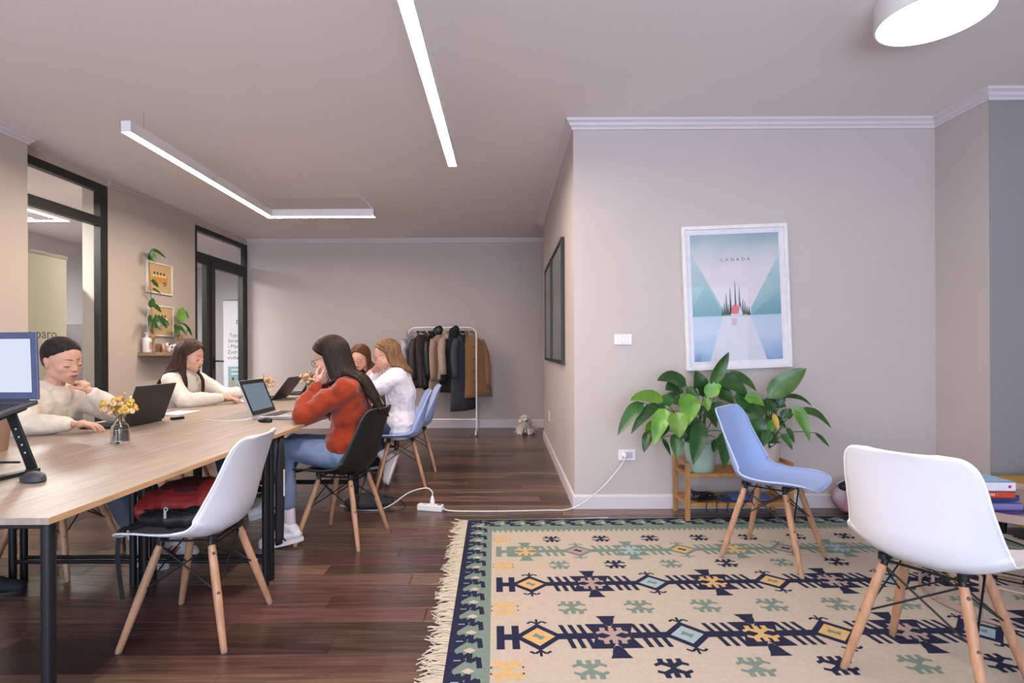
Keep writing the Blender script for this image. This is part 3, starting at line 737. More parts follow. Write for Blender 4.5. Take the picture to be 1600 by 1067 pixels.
def face_parts(P, root, C, M, s=1.0, glasses=None, closed=True, browM=lashM):
    loc = root.location
    def w_(c): return C + M @ (Vector(c) * s) - loc
    xs = [-.0205 + .0041 * i for i in range(11)]
    up = lambda x: -.0585 + .0075 * (1 - (x / .0206) ** 2) ** .6 - .0012 * math.exp(-(x / .003) ** 2) if abs(x) < .0205 else -.0585
    dn_ = lambda x: -.0585 - .0090 * (1 - (x / .0206) ** 2) ** .7 if abs(x) < .0205 else -.0585
    patch(C, M, s, loc, xs, dn_, up, .0010, 9).build('lips', lipM, root, angle=180)
    MB().path([w_(surf(x, -.0583 - .0006 * math.cos(x * 150), .0009)) for x in xs], [.0003] + [.0008] * 9 + [.0003], 5).build('lip_line', mat('lip_line', '6e3430', .6), root)
    for q in (-1, 1):
        bx_ = [q * (.010 + .0048 * i) for i in range(8)]
        cz = lambda x: .0235 + .0035 * math.sin((abs(x) - .010) / .034 * 2.3)
        patch(C, M, s, loc, bx_, lambda x: cz(x) - .0028 * (1 - ((abs(x) - .010) / .0345) ** 2), lambda x: cz(x) + .0022 * (1 - ((abs(x) - .010) / .0345) ** 2), .0010, 4).build('eyebrow', browM, root, angle=180)
        lx = [q * (.0165 + .0035 * i) for i in range(9)]
        MB().path([w_(surf(x, -.0062 - .0042 * math.sin((abs(x) - .0165) / .028 * math.pi), .0008)) for x in lx], [.0005, .0011, .0014, .0016, .0017, .0017, .0018, .0016, .0006], 6).build('eyelash', browM, root)
        MB().path([w_(surf(x, .0042 + .0030 * math.sin((abs(x) - .0165) / .028 * math.pi), .0002)) for x in lx], .0006, 5).build('eyelid_crease', mat('lid_crease', '9a6553', .7), root)
    if glasses:
        gm = MB()
        for q in (-1, 1):
            ring = [w_((q * .033 + .0245 * math.cos(2 * math.pi * i / 28), .099 - .010 * (abs(q * .033 + .0245 * math.cos(2 * math.pi * i / 28)) / .055) ** 2, -.005 + .0225 * math.sin(2 * math.pi * i / 28))) for i in range(29)]
            gm.path(ring, .0014, 6, cap=False)
            gm.path([w_((q * .057, .089, .002)), w_((q * .072, .05, .004)), w_((q * .077, .0, .004)), w_((q * .077, -.02, -.008))], .0013, 6)
        gm.path([w_((-.009, .0985, .0)), w_((0, .101, .004)), w_((.009, .0985, .0))], .0013, 6)
        gm.build('glasses', glasses, root)
def hair(root, C, M, m, length, drift, s=1.0, n=260, part=.0, hang=.30, back=(0, -1, 0), wave=.0, seed=1, tie=False, front=True, thick=.0085, body=None, front_len=None, flyx=0, cover=60):
    """hair mass: strands run over the skull from the parting, then hang; drift(world) bends them while they fall"""
    rg = random.Random(seed); loc = root.location; mb = MB()
    cap = MB()
    Rx, Ry, Rz = (.0785 * s, .097 * s, .088 * s) if tie else (.080 * s, .099 * s, .091 * s); c0 = Vector((0, -.019, .030)) * s
    if tie:
        bd = Vector((0, -1, -.42)).normalized()
        for i in range(n):
            ph = rg.uniform(-2.1, 2.1); th = R(65) + R(32) * min(1, (abs(ph) / 1.5) ** 1.5) + rg.uniform(-.12, .02)
            sd_ = Vector((math.sin(ph) * math.sin(th), math.cos(ph) * math.sin(th), math.cos(th)))
            pts = []
            for k in range(11):
                u = k / 10; q = sd_.lerp(bd, u) + Vector((0, 0, 1)) * math.sin(u * math.pi) * .45 * max(0, math.cos(ph)); q.normalize()
                pts.append(C + M @ (c0 + Vector((q.x * Rx, q.y * Ry, q.z * Rz)) * (.925 + .06 * min(1, u * 5))) - loc)
            mb.path(pts, [thick * (.15 + .85 * min(1, k / 4)) for k in range(11)], 5)
        n = 0
    for i in range(n):
        ph = rg.uniform(-math.pi, math.pi)           # 0 = face
        a_side = 1 if ph > 0 else -1
        aph = abs(ph); ln = length
        lift = rg.uniform(1.0, 1.09)
        pts = []
        steps = 9
        tmax = R(96) if aph > R(70) else R(64)
        if front and (i % 2 == 0):
            t0 = R(rg.uniform(-25, 50)); sd_ = Vector((part * 12 + a_side * .02, math.sin(t0), math.cos(t0))).normalized(); ea = R(cover + rg.uniform(-2, 45) + max(0, 20 - math.degrees(t0)) * .5); ed = Vector((a_side * math.sin(ea), math.cos(ea), -.16)).normalized(); aph = ea if t0 > R(25) else R(120)
            for k in range(steps + 1):
                q = sd_.lerp(ed, k / steps) + Vector((0, .10 * math.sin(math.pi * k / steps), .10 * math.sin(math.pi * k / steps))); q.normalize()
                lf = 1.0 + (lift - 1) * min(1, k / 3)
                pts.append(C + M @ (c0 + Vector((q.x * Rx, q.y * Ry, q.z * Rz)) * lf))
        else:
            if aph < R(cover): ph = a_side * R(rg.uniform(cover, 180)); aph = abs(ph); tmax = R(96)
            for k in range(steps + 1):
                th = tmax * k / steps
                q = c0 + Vector((math.sin(ph) * math.sin(th) * Rx, math.cos(ph) * math.sin(th) * Ry, math.cos(th) * Rz)) * lift
                pts.append(C + M @ q)
        if not tie:
            p = pts[-1].copy(); d = (pts[-1] - pts[-2]).normalized(); L_ = ln * rg.uniform(.82, 1.05); ns = 9
            if front_len and aph < R(95): L_ = front_len * rg.uniform(.8, 1.05)
            phs = rg.uniform(0, 6.3)
            for k in range(ns):
                t = (k + 1) / ns
                dr = Vector(drift) * (.5 + t) * (.0 if (front_len and aph < R(95)) else 1) + Vector((0, 0, -1))
                d = (d * .45 + dr.normalized() * .75).normalized()
                p = p + d * (L_ / ns)
                if body:
                    for c0_, c1_, br in body:
                        ab = c1_ - c0_; tt_ = max(0, min(1, (p - c0_).dot(ab) / max(ab.length_squared, 1e-9))); bc = c0_ + ab * tt_
                        v = p - bc
                        if v.length < br: p = bc + v.normalized() * br
                off = Vector((math.sin(phs + t * 9) * wave, math.cos(phs + t * 8) * wave, 0))
                pts.append(p + off * t)
        k = len(pts); rr = [thick * (.55 + .6 * math.sin(math.pi * min(1, .12 + .80 * j / k))) for j in range(k)]; rr[-1] = thick * .18
        outv = (pts[k // 2] - C).normalized()
        mb.path([p - loc for p in pts], rr, 5, flat=1.0)
    mb.ell(C + M @ (Vector((0, -.029, .030)) * s) - loc, (Rx * .985, Ry * .90, Rz * .985), M, 20, 14)
    if tie:
        bun = M @ (Vector((0, -.112, .0)) * s) + C - loc
        mb.ell(bun, (.036 * s, .030 * s, .036 * s), M, 18, 12)
        mb.ell(C + M @ (Vector((0, -.036, .004)) * s) - loc, (.0755 * s, .077 * s, .078 * s), M, 20, 14)
    return mb.build('hair', m, root, angle=180, fix=False)
def hairmat(name, c1, c2): 
    return mat(name, c1, .55, var=.25, scale=18, stretch=(3, 3, .6), col2=c2, bump=.25, bscale=90, spec=.22, rnd=.22, isl=True)
def limb(mb, pts, rs):
    for i in range(len(pts) - 1): mb.cone(pts[i], pts[i + 1], rs[i], rs[i + 1])
def knit(name, col, cable=False, c2=None):
    return mat(name, col, .9, var=.08, scale=14, bump=.30 if cable else .08, bscale=120 if cable else 300, spec=.15, sheen=.25, col2=c2)
def torso(mb, hip, chest, SL, SR, neck, g=0, w_=1.0):
    rv = (SR - SL).normalized(); fw = Vector((0, 0, 1)).cross(rv) ; 
    r1, r2, r3 = .085 + g, .078 + g, .085 + g
    waist = hip.lerp(chest, .45)
    for q in (-1, 1):
        o = rv * q
        mb.cone(hip + o * .07 * w_, waist + o * .045 * w_, .098 + g, .078 + g)
        mb.cone(waist + o * .045 * w_, chest + o * .06 * w_, .078 + g, .085 + g)
        S = SR if q > 0 else SL
        mb.cone(chest + o * .06 * w_, S - o * .04 - Vector((0, 0, .03)), .085 + g, .058 + g)
        mb.cone(S - o * .025 - Vector((0, 0, .008)), (SL + SR) / 2 + Vector((0, 0, .03)) + o * .03, .047 + g, .05 + g * .6)
    mb.cone(chest, (SL + SR) / 2, .085 + g, .07 + g)
def person(name, label, root_loc, J, top, topM, trousersM, hairf, glasses=None, shoes=None, sockM=None, group=None, fold=.006, sleeve_g=.022, cuff=True, closed=True, seed=0, ridge=None, hem=.10, legs=True, collar=None, brow=lashM, skin=None, neck_r=.05, long_shirt=False, torso_g=.024):
    t = thing(name, label, 'person', root_loc, 0, group); loc = t.location; skin = skin or skinM
    v = {k: Vector(x) for k, x in J.items() if isinstance(x, tuple) and len(x) == 3}
    hip, chest, SL, SR, HC = v['hip'], v['chest'], v['SL'], v['SR'], v['head']
    M = head_frame(v['face'], pitch=J.get('pitch', 10), roll=J.get('roll', 0)); s = J.get('hs', 1.0)
    b = MB(); torso(b, hip, chest, SL, SR, None)
    nb = (SL + SR) / 2 + Vector((0, 0, .015)); nt = HC + M @ (Vector((0, -.028, -.07)) * s)
    b.cone(nb, nt, neck_r + .004, neck_r - .002); head_shapes(b, HC, M, s)
    for q, S, E, W in ((-1, SL, v['EL'], v['WL']), (1, SR, v['ER'], v['WR'])):
        b.cone(S, E, .044, .034); b.cone(E, W, .034, .0235)
        h = J['HL'] if q < 0 else J['HR']
        hand(b, W, h[0], h[1], h[2], h[3] if len(h) > 3 else .5, h[4] if len(h) > 4 else .95)
    body = link('body', remesh(b, .0034, 3, offset=loc, sfac=.5), skin, t, angle=180)
    face_parts(J, t, HC, M, s, glasses, closed, brow)
    # top
    c = MB(); torso(c, hip + Vector((0, 0, hem - .10)), chest, SL, SR, None, torso_g)
    if long_shirt:
        for q in (-1, 1): c.ell(hip + (SR - SL).normalized() * q * .07 + Vector((0, 0, -.02)), (.125, .125, .10))
    for S, E, W in ((SL, v['EL'], v['WL']), (SR, v['ER'], v['WR'])):
        cut = W.lerp(E, .10)
        c.cone(S, E, .047 + sleeve_g, .040 + sleeve_g); mid = E.lerp(cut, .55)
        c.cone(E, mid, .040 + sleeve_g, .036 + sleeve_g); c.cone(mid, cut, .036 + sleeve_g, .027 + sleeve_g * .45)
    tm = remesh(c, .0065, 6, amp=fold, freq=9, amp2=fold * .3, freq2=34, offset=loc, ridge=ridge)
    to = link(top, tm, topM, t, angle=180)
    for E, W in ((v['EL'], v['WL']), (v['ER'], v['WR'])):
        d = (W - E).normalized(); a = W.lerp(E, .14)
        if cuff: MB().path([a - d * .03 - loc, a - d * .02 - loc, a + d * .02 - loc, a + d * .028 - loc], [.035, .0385, .036, .030], 20, cap=True).build('cuff', topM, to, angle=180)
    if collar:
        cz = nb.lerp(nt, .12 if collar == 'crew' else .35)
        d = (nt - nb).normalized(); rr = neck_r + .018
        if collar == 'turtle': MB().path([nb - d * .03 - loc, nb + d * .02 - loc, nb.lerp(nt, .75) - loc, nb.lerp(nt, .80) - loc], [.085, .064, .058, .050], 24, cap=False).build('collar', topM, to, angle=180, solid=.004)
        else: MB().path([cz - d * .012 - loc + (rr + .006) * (Vector((math.cos(a_), math.sin(a_), 0))) for a_ in [x * math.pi / 12 for x in range(25)]], .009, 8, cap=False).build('collar', topM, to, angle=180)
    if legs:
        g = MB(); rv = (SR - SL).normalized()
        for q in (-1, 1): g.ell(hip + rv * q * .075, (.118, .118, .105)); 
        for q, K, A in ((-1, v['KL'], v['AL']), (1, v['KR'], v['AR'])):
            Hh = hip + rv * q * .085 + Vector((0, 0, -.01)); g.cone(Hh, K, .098, .064); cal = K.lerp(A, .35); g.cone(K, cal, .066, .060); g.cone(cal, A.lerp(K, .30), .060, .050)
        link('jeans', remesh(g, .0075, 6, amp=.006, freq=11, amp2=.0015, freq2=40, offset=loc), trousersM, t, angle=180)
        for q, K, A, T in ((-1, v['KL'], v['AL'], v['TL']), (1, v['KR'], v['AR'], v['TR'])):
            sk_ = MB().path([K.lerp(A, .60) - loc, K.lerp(A, .9) - loc, A - loc, A.lerp(T, .12) - loc], [.040, .036, .036, .034], 16)
            sk_.build('sock', sockM or mat('white_sock', 'd9d2d8', .9), t, angle=180)
            if shoes: make_shoe(A - loc, T - loc, shoes, t)
    rvv = (SR - SL).normalized() * .05
    caps = [(hip + rvv, chest + rvv, .106 + torso_g), (hip - rvv, chest - rvv, .106 + torso_g), (chest + rvv, (SL + SR) / 2 + rvv - Vector((0, 0, .03)), .094 + torso_g), (chest - rvv, (SL + SR) / 2 - rvv - Vector((0, 0, .03)), .094 + torso_g), (SL, (SL + SR) / 2, .060 + torso_g), (SR, (SL + SR) / 2, .060 + torso_g), (SL, SL.lerp(v['EL'], .6), .056 + sleeve_g), (SR, SR.lerp(v['ER'], .6), .056 + sleeve_g), (nb, nt, neck_r + .006)]
    hairf(t, HC, M, s, caps)
    return t
def make_shoe(A, T, style, parent, top=None):
    """A ankle, T toe tip (both about the height where they sit); returns the upper"""
    d = (T - A); L_ = .265; d.normalize(); u0 = Vector((0, 0, 1)); sd = d.cross(u0).normalized() if abs(d.z) < .9 else Vector((0, 1, 0)); up = sd.cross(d).normalized()
    upperM, soleM, stripeM = style
    h = A + d * -.03 + up * -.055 if True else A
    def W(x, y, z): return h + d * x + sd * y + up * z
    b = MB()
    b.cone(W(.0, 0, .012), W(.10, 0, .010), .036, .038); b.cone(W(.10, 0, .006), W(.185, 0, .002), .040, .030); b.cone(W(.17, .004, .0), W(.195, .004, -.002), .032, .028)
    b.cone(W(.01, 0, .03), W(.035, 0, .065), .036, .040); b.cone(W(.03, 0, .05), W(.12, 0, .022), .036, .030); b.ell(W(-.005, 0, .015), (.033, .033, .035))
    o = link('shoe', remesh(b, .005, 4), upperM, parent, angle=180)
    n = 22; prof = []
    for i in range(n):
        a = 2 * math.pi * i / n; x = math.cos(a); y = math.sin(a)
        prof.append((.093 + .130 * (abs(x) ** .8 * (1 if x > 0 else -1)), y * (.043 if x > -.2 else .038)))
    s_ = MB(); z0, z1 = -.038, -.012
    s_.add([W(p[0], p[1], z0) for p in prof] + [W(p[0], p[1], z1) for p in prof], [tuple(range(n))[::-1], tuple(range(n, 2 * n))] + [(i, (i + 1) % n, n + (i + 1) % n, n + i) for i in range(n)])
    s_.build('sole', soleM, o, bevel=.004, angle=60)
    if stripeM:
        for q in (-1, 1):
            for k in range(3): MB().path([W(.055 + k * .024, q * .0395, -.008), W(.066 + k * .024, q * .0385, .008), W(.078 + k * .024, q * .032, .026)], [.0045, .0045, .004], 6).build('stripe', stripeM, o)
    lc = MB()
    for k in range(5): lc.path([W(.070 + k * .017, -.026, .036 - k * .004), W(.074 + k * .017, 0, .054 - k * .0052), W(.070 + k * .017, .026, .036 - k * .004)], .0026, 6)
    lc.path(crv([W(.07, 0, .06), W(.06, .03, .075), W(.075, .045, .05), W(.08, .04, .03)], 4), .0022, 6); lc.path(crv([W(.07, 0, .06), W(.06, -.03, .075), W(.075, -.045, .05), W(.08, -.04, .03)], 4), .0022, 6)
    lc.build('laces', mat('white_lace', 'e2dee2', .8), o)
    return o
creamK = knit('cream_sweatshirt', 'e0d6c6'); ivoryK = knit('ivory_knit', 'e2dcd0'); orangeK = knit('orange_cable_knit', '842c16', True, '96381c')
shirtM = mat('white_cotton_shirt', 'e4e0ea', .8, var=.02, scale=10, bump=.1, bscale=60, sheen=.1)
pinkM = mat('pale_pink_blouse', 'c9a7a6', .8, var=.04, scale=12)
jeansM = mat('light_blue_denim', '6f7f9e', .85, var=.16, scale=9, bump=.2, bscale=500, col2='8494b4'); jeans2 = mat('dark_blue_denim', '394660', .85, var=.15, scale=9, bump=.2, bscale=500); jeans3 = mat('grey_denim', '4b525e', .85, var=.15, scale=9, bump=.2, bscale=500)
whiteLe = mat('white_leather', 'dcd8de', .45, var=.03); soleW = mat('white_rubber', 'd5d0d2', .6); stripeK = mat('dark_stripe', '22222a', .6); redcan = mat('dark_red_canvas', '7a1f24', .8); blackCan = mat('black_canvas', '15161c', .75)
brownH = hairmat('dark_brown_hair', '33201a', '4a3226'); darkH = hairmat('near_black_hair', '1b1310', '2c1f19'); tightH = hairmat('tied_brown_hair', '231a1c', '352a2c'); blondH = hairmat('dark_blond_hair', '694a35', '8a694b'); chestH = hairmat('chestnut_hair', '4a2b1c', '6a4230')
darkF = mat('dark_glasses_frame', '2a1d1e', .35, metal=.3); redF = mat('dark_red_glasses_frame', '4a1a1c', .35)

# woman 1, front left, cream sweatshirt, hand at chin
def h1(t, C, M, s, caps): hair(t, C, M, tightH, .05, (0, 0, 0), s, n=520, tie=True, thick=.0066, seed=11, cover=100)
person('person', 'woman with dark hair tied back in a cream sweatshirt, cheek resting on her left hand', (-2.6, 3.02, 0), dict(
    hip=(-2.64, 3.02, .53), chest=(-2.60, 3.04, .79), SL=(-2.56, 3.19, .92), SR=(-2.54, 2.90, .92), head=(-2.455, 3.02, 1.125), face=(.985, -.30, 0), pitch=16, roll=6, hs=1.06,
    EL=(-2.31, 3.26, .795), WL=(-2.385, 3.12, .945), ER=(-2.50, 2.80, .79), WR=(-2.27, 2.84, .795),
    HL=((-.45, -.25, .75), (-.8, -.2, -.4), (-.5, -.8, .2), 1.25, .9), HR=((.92, .38, -.06), (0, 0, -1), (-.3, 1, 0), .32, .98),
    KL=(-2.16, 3.14, .56), KR=(-2.16, 2.92, .56), AL=(-1.94, 3.14, .10), AR=(-2.00, 2.98, .10), TL=(-1.72, 3.10, .075), TR=(-1.79, 2.92, .075)),
    'sweatshirt', creamK, jeans3, h1, shoes=(mat('white_red_sneaker', 'c9c2c4', .6), soleW, mat('red_stripe', '8d2b2d', .6)), collar='crew', fold=.010, sleeve_g=.020)
# woman 2, long hair, ivory turtleneck
def h2(t, C, M, s, caps): hair(t, C, M, brownH, .44, (-.50, -.12, 0), s, n=330, seed=21, part=.0, thick=.0100, front_len=.36, body=caps, cover=76)
person('person', 'woman with very long brown hair in an ivory turtleneck, typing below the plant shelf', (-2.62, 4.38, 0), dict(
    hip=(-2.70, 4.38, .53), chest=(-2.64, 4.38, .80), SL=(-2.60, 4.56, .94), SR=(-2.60, 4.22, .94), head=(-2.525, 4.37, 1.130), face=(1, -.10, 0), pitch=16, roll=0, hs=1.04,
    EL=(-2.42, 4.66, .80), WL=(-2.22, 4.74, .81), ER=(-2.46, 4.16, .79), WR=(-2.30, 4.44, .79),
    HL=((.95, -.05, -.12), (0, 0, -1), (0, -1, 0), .3), HR=((.93, .22, -.08), (0, 0, -1), (0, 1, 0), .35),
    KL=(-2.26, 4.50, .56), KR=(-2.26, 4.28, .56), AL=(-2.2, 4.5, .10), AR=(-2.2, 4.28, .10), TL=(-1.98, 4.5, .075), TR=(-1.98, 4.28, .075)),
    'turtleneck', ivoryK, jeans2, h2, shoes=(blackCan, soleW, None), collar='turtle', fold=.009)
# woman 3, orange cable-knit sweater
def cable(p, n):
    a = p.z * 60 + p.x * 18
    return (.0035 * math.sin(a) * math.cos((p.y + p.x * .4) * 70))
def h3(t, C, M, s, caps): hair(t, C, M, darkH, .50, (.50, -.04, 0), s, n=460, seed=31, thick=.0110, body=caps, cover=88)
person('person', 'woman in an orange cable-knit sweater and light jeans, long black hair, chin on her hands', (-.95, 3.42, 0), dict(
    hip=(-1.005, 3.42, .535), chest=(-.965, 3.42, .80), SL=(-.95, 3.27, .945), SR=(-.98, 3.59, .945), head=(-1.105, 3.41, 1.125), face=(-.985, .16, 0), pitch=17, roll=0, hs=1.04,
    EL=(-1.20, 3.22, .79), WL=(-1.155, 3.325, .965), ER=(-1.22, 3.58, .79), WR=(-1.17, 3.49, .965),
    HL=((.50, .25, .60), (-.2, .6, .75), (-.9, -.1, .3), .5), HR=((.45, -.25, .60), (-.2, -.6, .75), (-.9, .1, .3), .5),
    KL=(-1.355, 3.30, .585), KR=(-1.36, 3.50, .575), AL=(-1.30, 3.27, .11), AR=(-1.44, 3.42, .26), TL=(-1.50, 3.24, .078), TR=(-1.64, 3.36, .20)),
    'sweater', orangeK, jeansM, h3, glasses=darkF, shoes=(whiteLe, soleW, stripeK), sockM=mat('lilac_sock', 'cbbccb', .9), fold=.013, sleeve_g=.028, collar='crew', ridge=cable, torso_g=.026, hem=.16)
# woman 4, white shirt, blond
def h4(t, C, M, s, caps): hair(t, C, M, blondH, .235, (.48, -.02, 0), s, n=300, seed=41, thick=.0100, wave=.013, body=caps, cover=84)
person('person', 'woman with wavy blond hair in a loose white shirt, sitting on a light blue chair', (-.95, 4.72, 0), dict(
    hip=(-.92, 4.75, .535), chest=(-.915, 4.73, .80), SL=(-.92, 4.56, .945), SR=(-.95, 4.88, .95), head=(-1.035, 4.69, 1.135), face=(-.97, -.24, 0), pitch=14, roll=0, hs=1.03,
    EL=(-1.16, 4.54, .80), WL=(-1.36, 4.66, .79), ER=(-1.20, 4.84, .80), WR=(-1.15, 4.785, .965),
    HL=((-.95, .1, -.1), (0, 0, -1), (0, 1, 0), .3), HR=((.38, -.30, .87), (.6, -.6, .1), (-.5, -.8, 0), .7),
    KL=(-1.26, 4.64, .56), KR=(-1.27, 4.84, .56), AL=(-1.03, 4.66, .235), AR=(-1.06, 4.88, .22), TL=(-1.09, 4.60, .035), TR=(-1.12, 4.84, .035)),
    'shirt', shirtM, jeans2, h4, glasses=darkF, shoes=(mat('grey_knit_shoe', 'b9b0b0', .8), soleW, None), fold=.014, sleeve_g=.032, torso_g=.040, long_shirt=True, brow=mat('brown_brow', '5a3a26', .7))
# woman 5 behind her, glasses, pale pink top
def h5(t, C, M, s, caps): hair(t, C, M, chestH, .22, (.0, .05, 0), s, n=300, seed=51, thick=.0095, part=.01, body=caps, cover=76)
person('person', 'woman with chestnut hair and red-framed glasses in a pale pink top, leaning over the table', (-1.2, 5.38, 0), dict(
    hip=(-1.00, 5.42, .535), chest=(-1.14, 5.40, .78), SL=(-1.28, 5.25, .925), SR=(-1.26, 5.55, .925), head=(-1.425, 5.33, 1.10), face=(-.22, -.97, 0), pitch=20, roll=6, hs=1.0,
    EL=(-1.34, 5.10, .80), WL=(-1.55, 5.02, .79), ER=(-1.46, 5.60, .80), WR=(-1.62, 5.40, .79),
    HL=((-.95, .2, -.1), (0, 0, -1), (0, 1, 0), .3), HR=((-.9, -.3, -.1), (0, 0, -1), (0, -1, 0), .3),
    KL=(-1.33, 5.34, .56), KR=(-1.32, 5.54, .56), AL=(-1.30, 5.36, .10), AR=(-1.28, 5.56, .10), TL=(-1.5, 5.34, .075), TR=(-1.5, 5.54, .075)),
    'blouse', pinkM, jeans2, h5, glasses=redF, shoes=(blackCan, soleW, None), fold=.007, closed=True, collar='crew', brow=mat('brown_brow2', '4a2c1e', .7))
# ------------------------------------------------------------------ coat rack and coats
rackM = mat('rack_white_steel', 'dedbdc', .4)
ck = thing('coat_rack', 'white tubular clothes rack full of coats against the back wall', 'coat rack', (-.885, 7.63, 0))
ck_w = .475
MB().path(crv([(-ck_w, 0, .05), (-ck_w, 0, 1.0), (-ck_w, 0, 1.38), (-ck_w + .03, 0, 1.455), (-ck_w + .11, 0, 1.49), (0, 0, 1.49), (ck_w - .11, 0, 1.49), (ck_w - .03, 0, 1.455), (ck_w, 0, 1.38), (ck_w, 0, 1.0), (ck_w, 0, .05)], 6), .013, 12).build('frame_tube', rackM, ck)
MB().tube((-ck_w, 0, .20), (ck_w, 0, .20), .013).build('lower_rail', rackM, ck)
for q in (-1, 1):
    MB().path(crv([(q * ck_w, -.22, .012), (q * ck_w, -.2, .045), (q * ck_w, 0, .062), (q * ck_w, .2, .045), (q * ck_w, .22, .012)], 4), .013, 10).build('foot', rackM, ck)
def coat(label, x, m, length, ang, wd=.42, dep=.11, sleeve=.55, collar=.05, flare=1.1, name='coat', hood=False, collarM=None, lean=0, y0=7.63):
    """a garment hung from the rail at rack position x, turned by ang about the vertical"""
    t = thing(name, label, 'coat', (x, y0, 1.49), R(ang), 'coats on the rack'); top = -.10; rg = random.Random(hash(label) % 1000 + len(label))
    n = 28; b = MB(); rows = 12
    ph = rg.uniform(0, 6)
    def fn(u, v):
        a = 2 * math.pi * v; z = top - length * u
        w_ = wd * (.26 + .74 * min(1, (u * 5.5) ** .7)) * (1 + (flare - 1) * u) / 2
        d_ = dep * (.45 + .55 * min(1, u * 7)) * (1 + (flare - 1) * u) / 2
        fold = 1 + .16 * u * math.sin(a * 5 + ph) + .09 * (u + .2) * math.sin(a * 9 + ph * 2 + u * 3)
        return (math.cos(a) * w_ * fold + lean * u, math.sin(a) * d_ * fold, z)
    b.grid(fn, rows, n + 1); b.build('coat_body', m, t, solid=.008, angle=180)
    for q in (-1, 1):
        s0 = Vector((q * wd * .34, 0, top - .075)); s1 = Vector((q * wd * .52 + lean * .3, -.02, top - sleeve * .5)); s2 = Vector((q * wd * .53 + lean * .5, -.045, top - sleeve))
        MB().path(crv([s0, s0.lerp(s1, .5) + Vector((q * .012, 0, 0)), s1, s2], 4), [.046, .056, .060, .060, .058, .060, .062, .058, .058, .060, .058, .055, .052], 14, flat=.9).build('sleeve', m, t, angle=180)
    cm = collarM or m
    if hood:
        h = MB(); h.ell((0, .03, top + .02), (.085, .06, .10)); h.ell((0, -.005, top + .07), (.055, .05, .06)); link('hood', remesh(h, .008, 5, amp=.006, freq=14), cm, t, angle=180)
    else:
        c = MB()
        for q in (-1, 1): c.path([(q * .01, .045, top + .045), (q * .065, .02, top + .035), (q * .07, -.035, top - .01), (q * .035, -.062, top - .13)], [.014, .024, .026, .010], 8, flat=.5)
        c.build('collar', cm, t, angle=180)
    MB().path(crv([(0, 0, top + .045), (0, 0, top + .075), (.012, 0, top + .088), (.02, 0, .003), (0, 0, .018), (-.016, 0, .004)], 4), .0025, 6).build('hanger_hook', wireM, t)
    for k in range(4): MB().lathe([(.001, 0), (.009, 0), (.009, .004), (.001, .004)], (.0, -dep * .5 * (1 + (flare - 1) * (.2 + .18 * k)) - .012, top - .18 - k * .13 * length / .7), 10, rot=Matrix.Rotation(R(90), 3, 'X')).build('button', blackM, t)
    return t
camelM = mat('camel_wool', '8f6a45', .95, var=.07, scale=20, bump=.15, bscale=300, sheen=.3); tanM = mat('tan_wool', '9f8571', .95, var=.1, scale=30, bump=.15, bscale=200, sheen=.2)
brownC = mat('dark_brown_padded', '33292a', .6, var=.15, scale=25, bump=.3, bscale=25); blackC = mat('black_wool', '17181c', .9, var=.15, scale=20, bump=.2, bscale=200); greyC = mat('charcoal_wool', '3a3c46', .9, var=.1)
plaidM = mat('grey_plaid', '8e8898', .9, var=.3, scale=14, stretch=(1, 1, 1), col2='c2bcc8'); blackC2 = mat('black_nylon', '101114', .45, var=.2, scale=25, bump=.2, bscale=30)
coat('pale grey plaid shirt jacket at the left end of the coat rack', -1.335, plaidM, .68, 62, wd=.36, dep=.12, sleeve=.58, name='plaid_jacket')
coat('dark brown padded jacket beside the plaid shirt on the coat rack', -1.175, brownC, .74, 48, wd=.40, dep=.17, sleeve=.62, hood=False, name='padded_jacket', flare=1.15, lean=.05)
coat('black jacket squeezed between the dark brown and tan ones', -1.03, blackC2, .76, 70, wd=.38, dep=.10, sleeve=.6, name='black_jacket')
coat('tan wool coat with a black hood in the middle of the rack', -.93, tanM, .78, 58, wd=.38, dep=.12, sleeve=.62, hood=True, collarM=blackC2, name='tan_coat')
coat('light tan coat hanging just left of the long black coat', -.82, mat('light_tan_wool', 'a8917f', .95, var=.08, scale=24, sheen=.2), .62, 68, wd=.38, dep=.10, sleeve=.55, name='tan_coat')
coat('bulky black hooded jacket in the right half of the rack', -.70, blackC, .80, 35, wd=.44, dep=.18, sleeve=.66, hood=True, name='hooded_jacket', lean=.03)
coat('long charcoal coat hanging lowest of all on the rack', -.60, greyC, 1.06, 55, wd=.40, dep=.12, sleeve=.6, name='long_coat', collarM=blackC)
coat('camel brown coat at the right end of the rack', -.50, camelM, .88, 30, y0=7.70, wd=.46, dep=.17, sleeve=.72, flare=1.25, name='camel_coat')
# ------------------------------------------------------------------ pictures
def framed(name, label, c, rz, w_, h_, fw, frameMat, dep=.018, roll=0, group=None, mat_w=0, paper=None, cat='picture'):
    """framed picture; local x right, z up, -y out of the wall"""
    t = thing(name, label, cat, c, rz, group)
    t.rotation_euler = (0, R(roll), rz)
    b = MB(); z0 = h_ / 2; x0 = w_ / 2
    for (xa, za, xb, zb) in ((-x0, -z0, -x0 + fw, z0), (x0 - fw, -z0, x0, z0), (-x0 + fw, z0 - fw, x0 - fw, z0), (-x0 + fw, -z0, x0 - fw, -z0 + fw)):
        MB().b2((xa, -dep, za), (xb, 0, zb)).build('frame_side', frameMat, t, bevel=.0015)
    MB().b2((-x0 + fw * .8, -dep * .45, -z0 + fw * .8), (x0 - fw * .8, -.001, z0 - fw * .8)).build('backing_paper', paper or mat('white_paper', 'dfdbe2', .7), t, smooth=False)
    return t
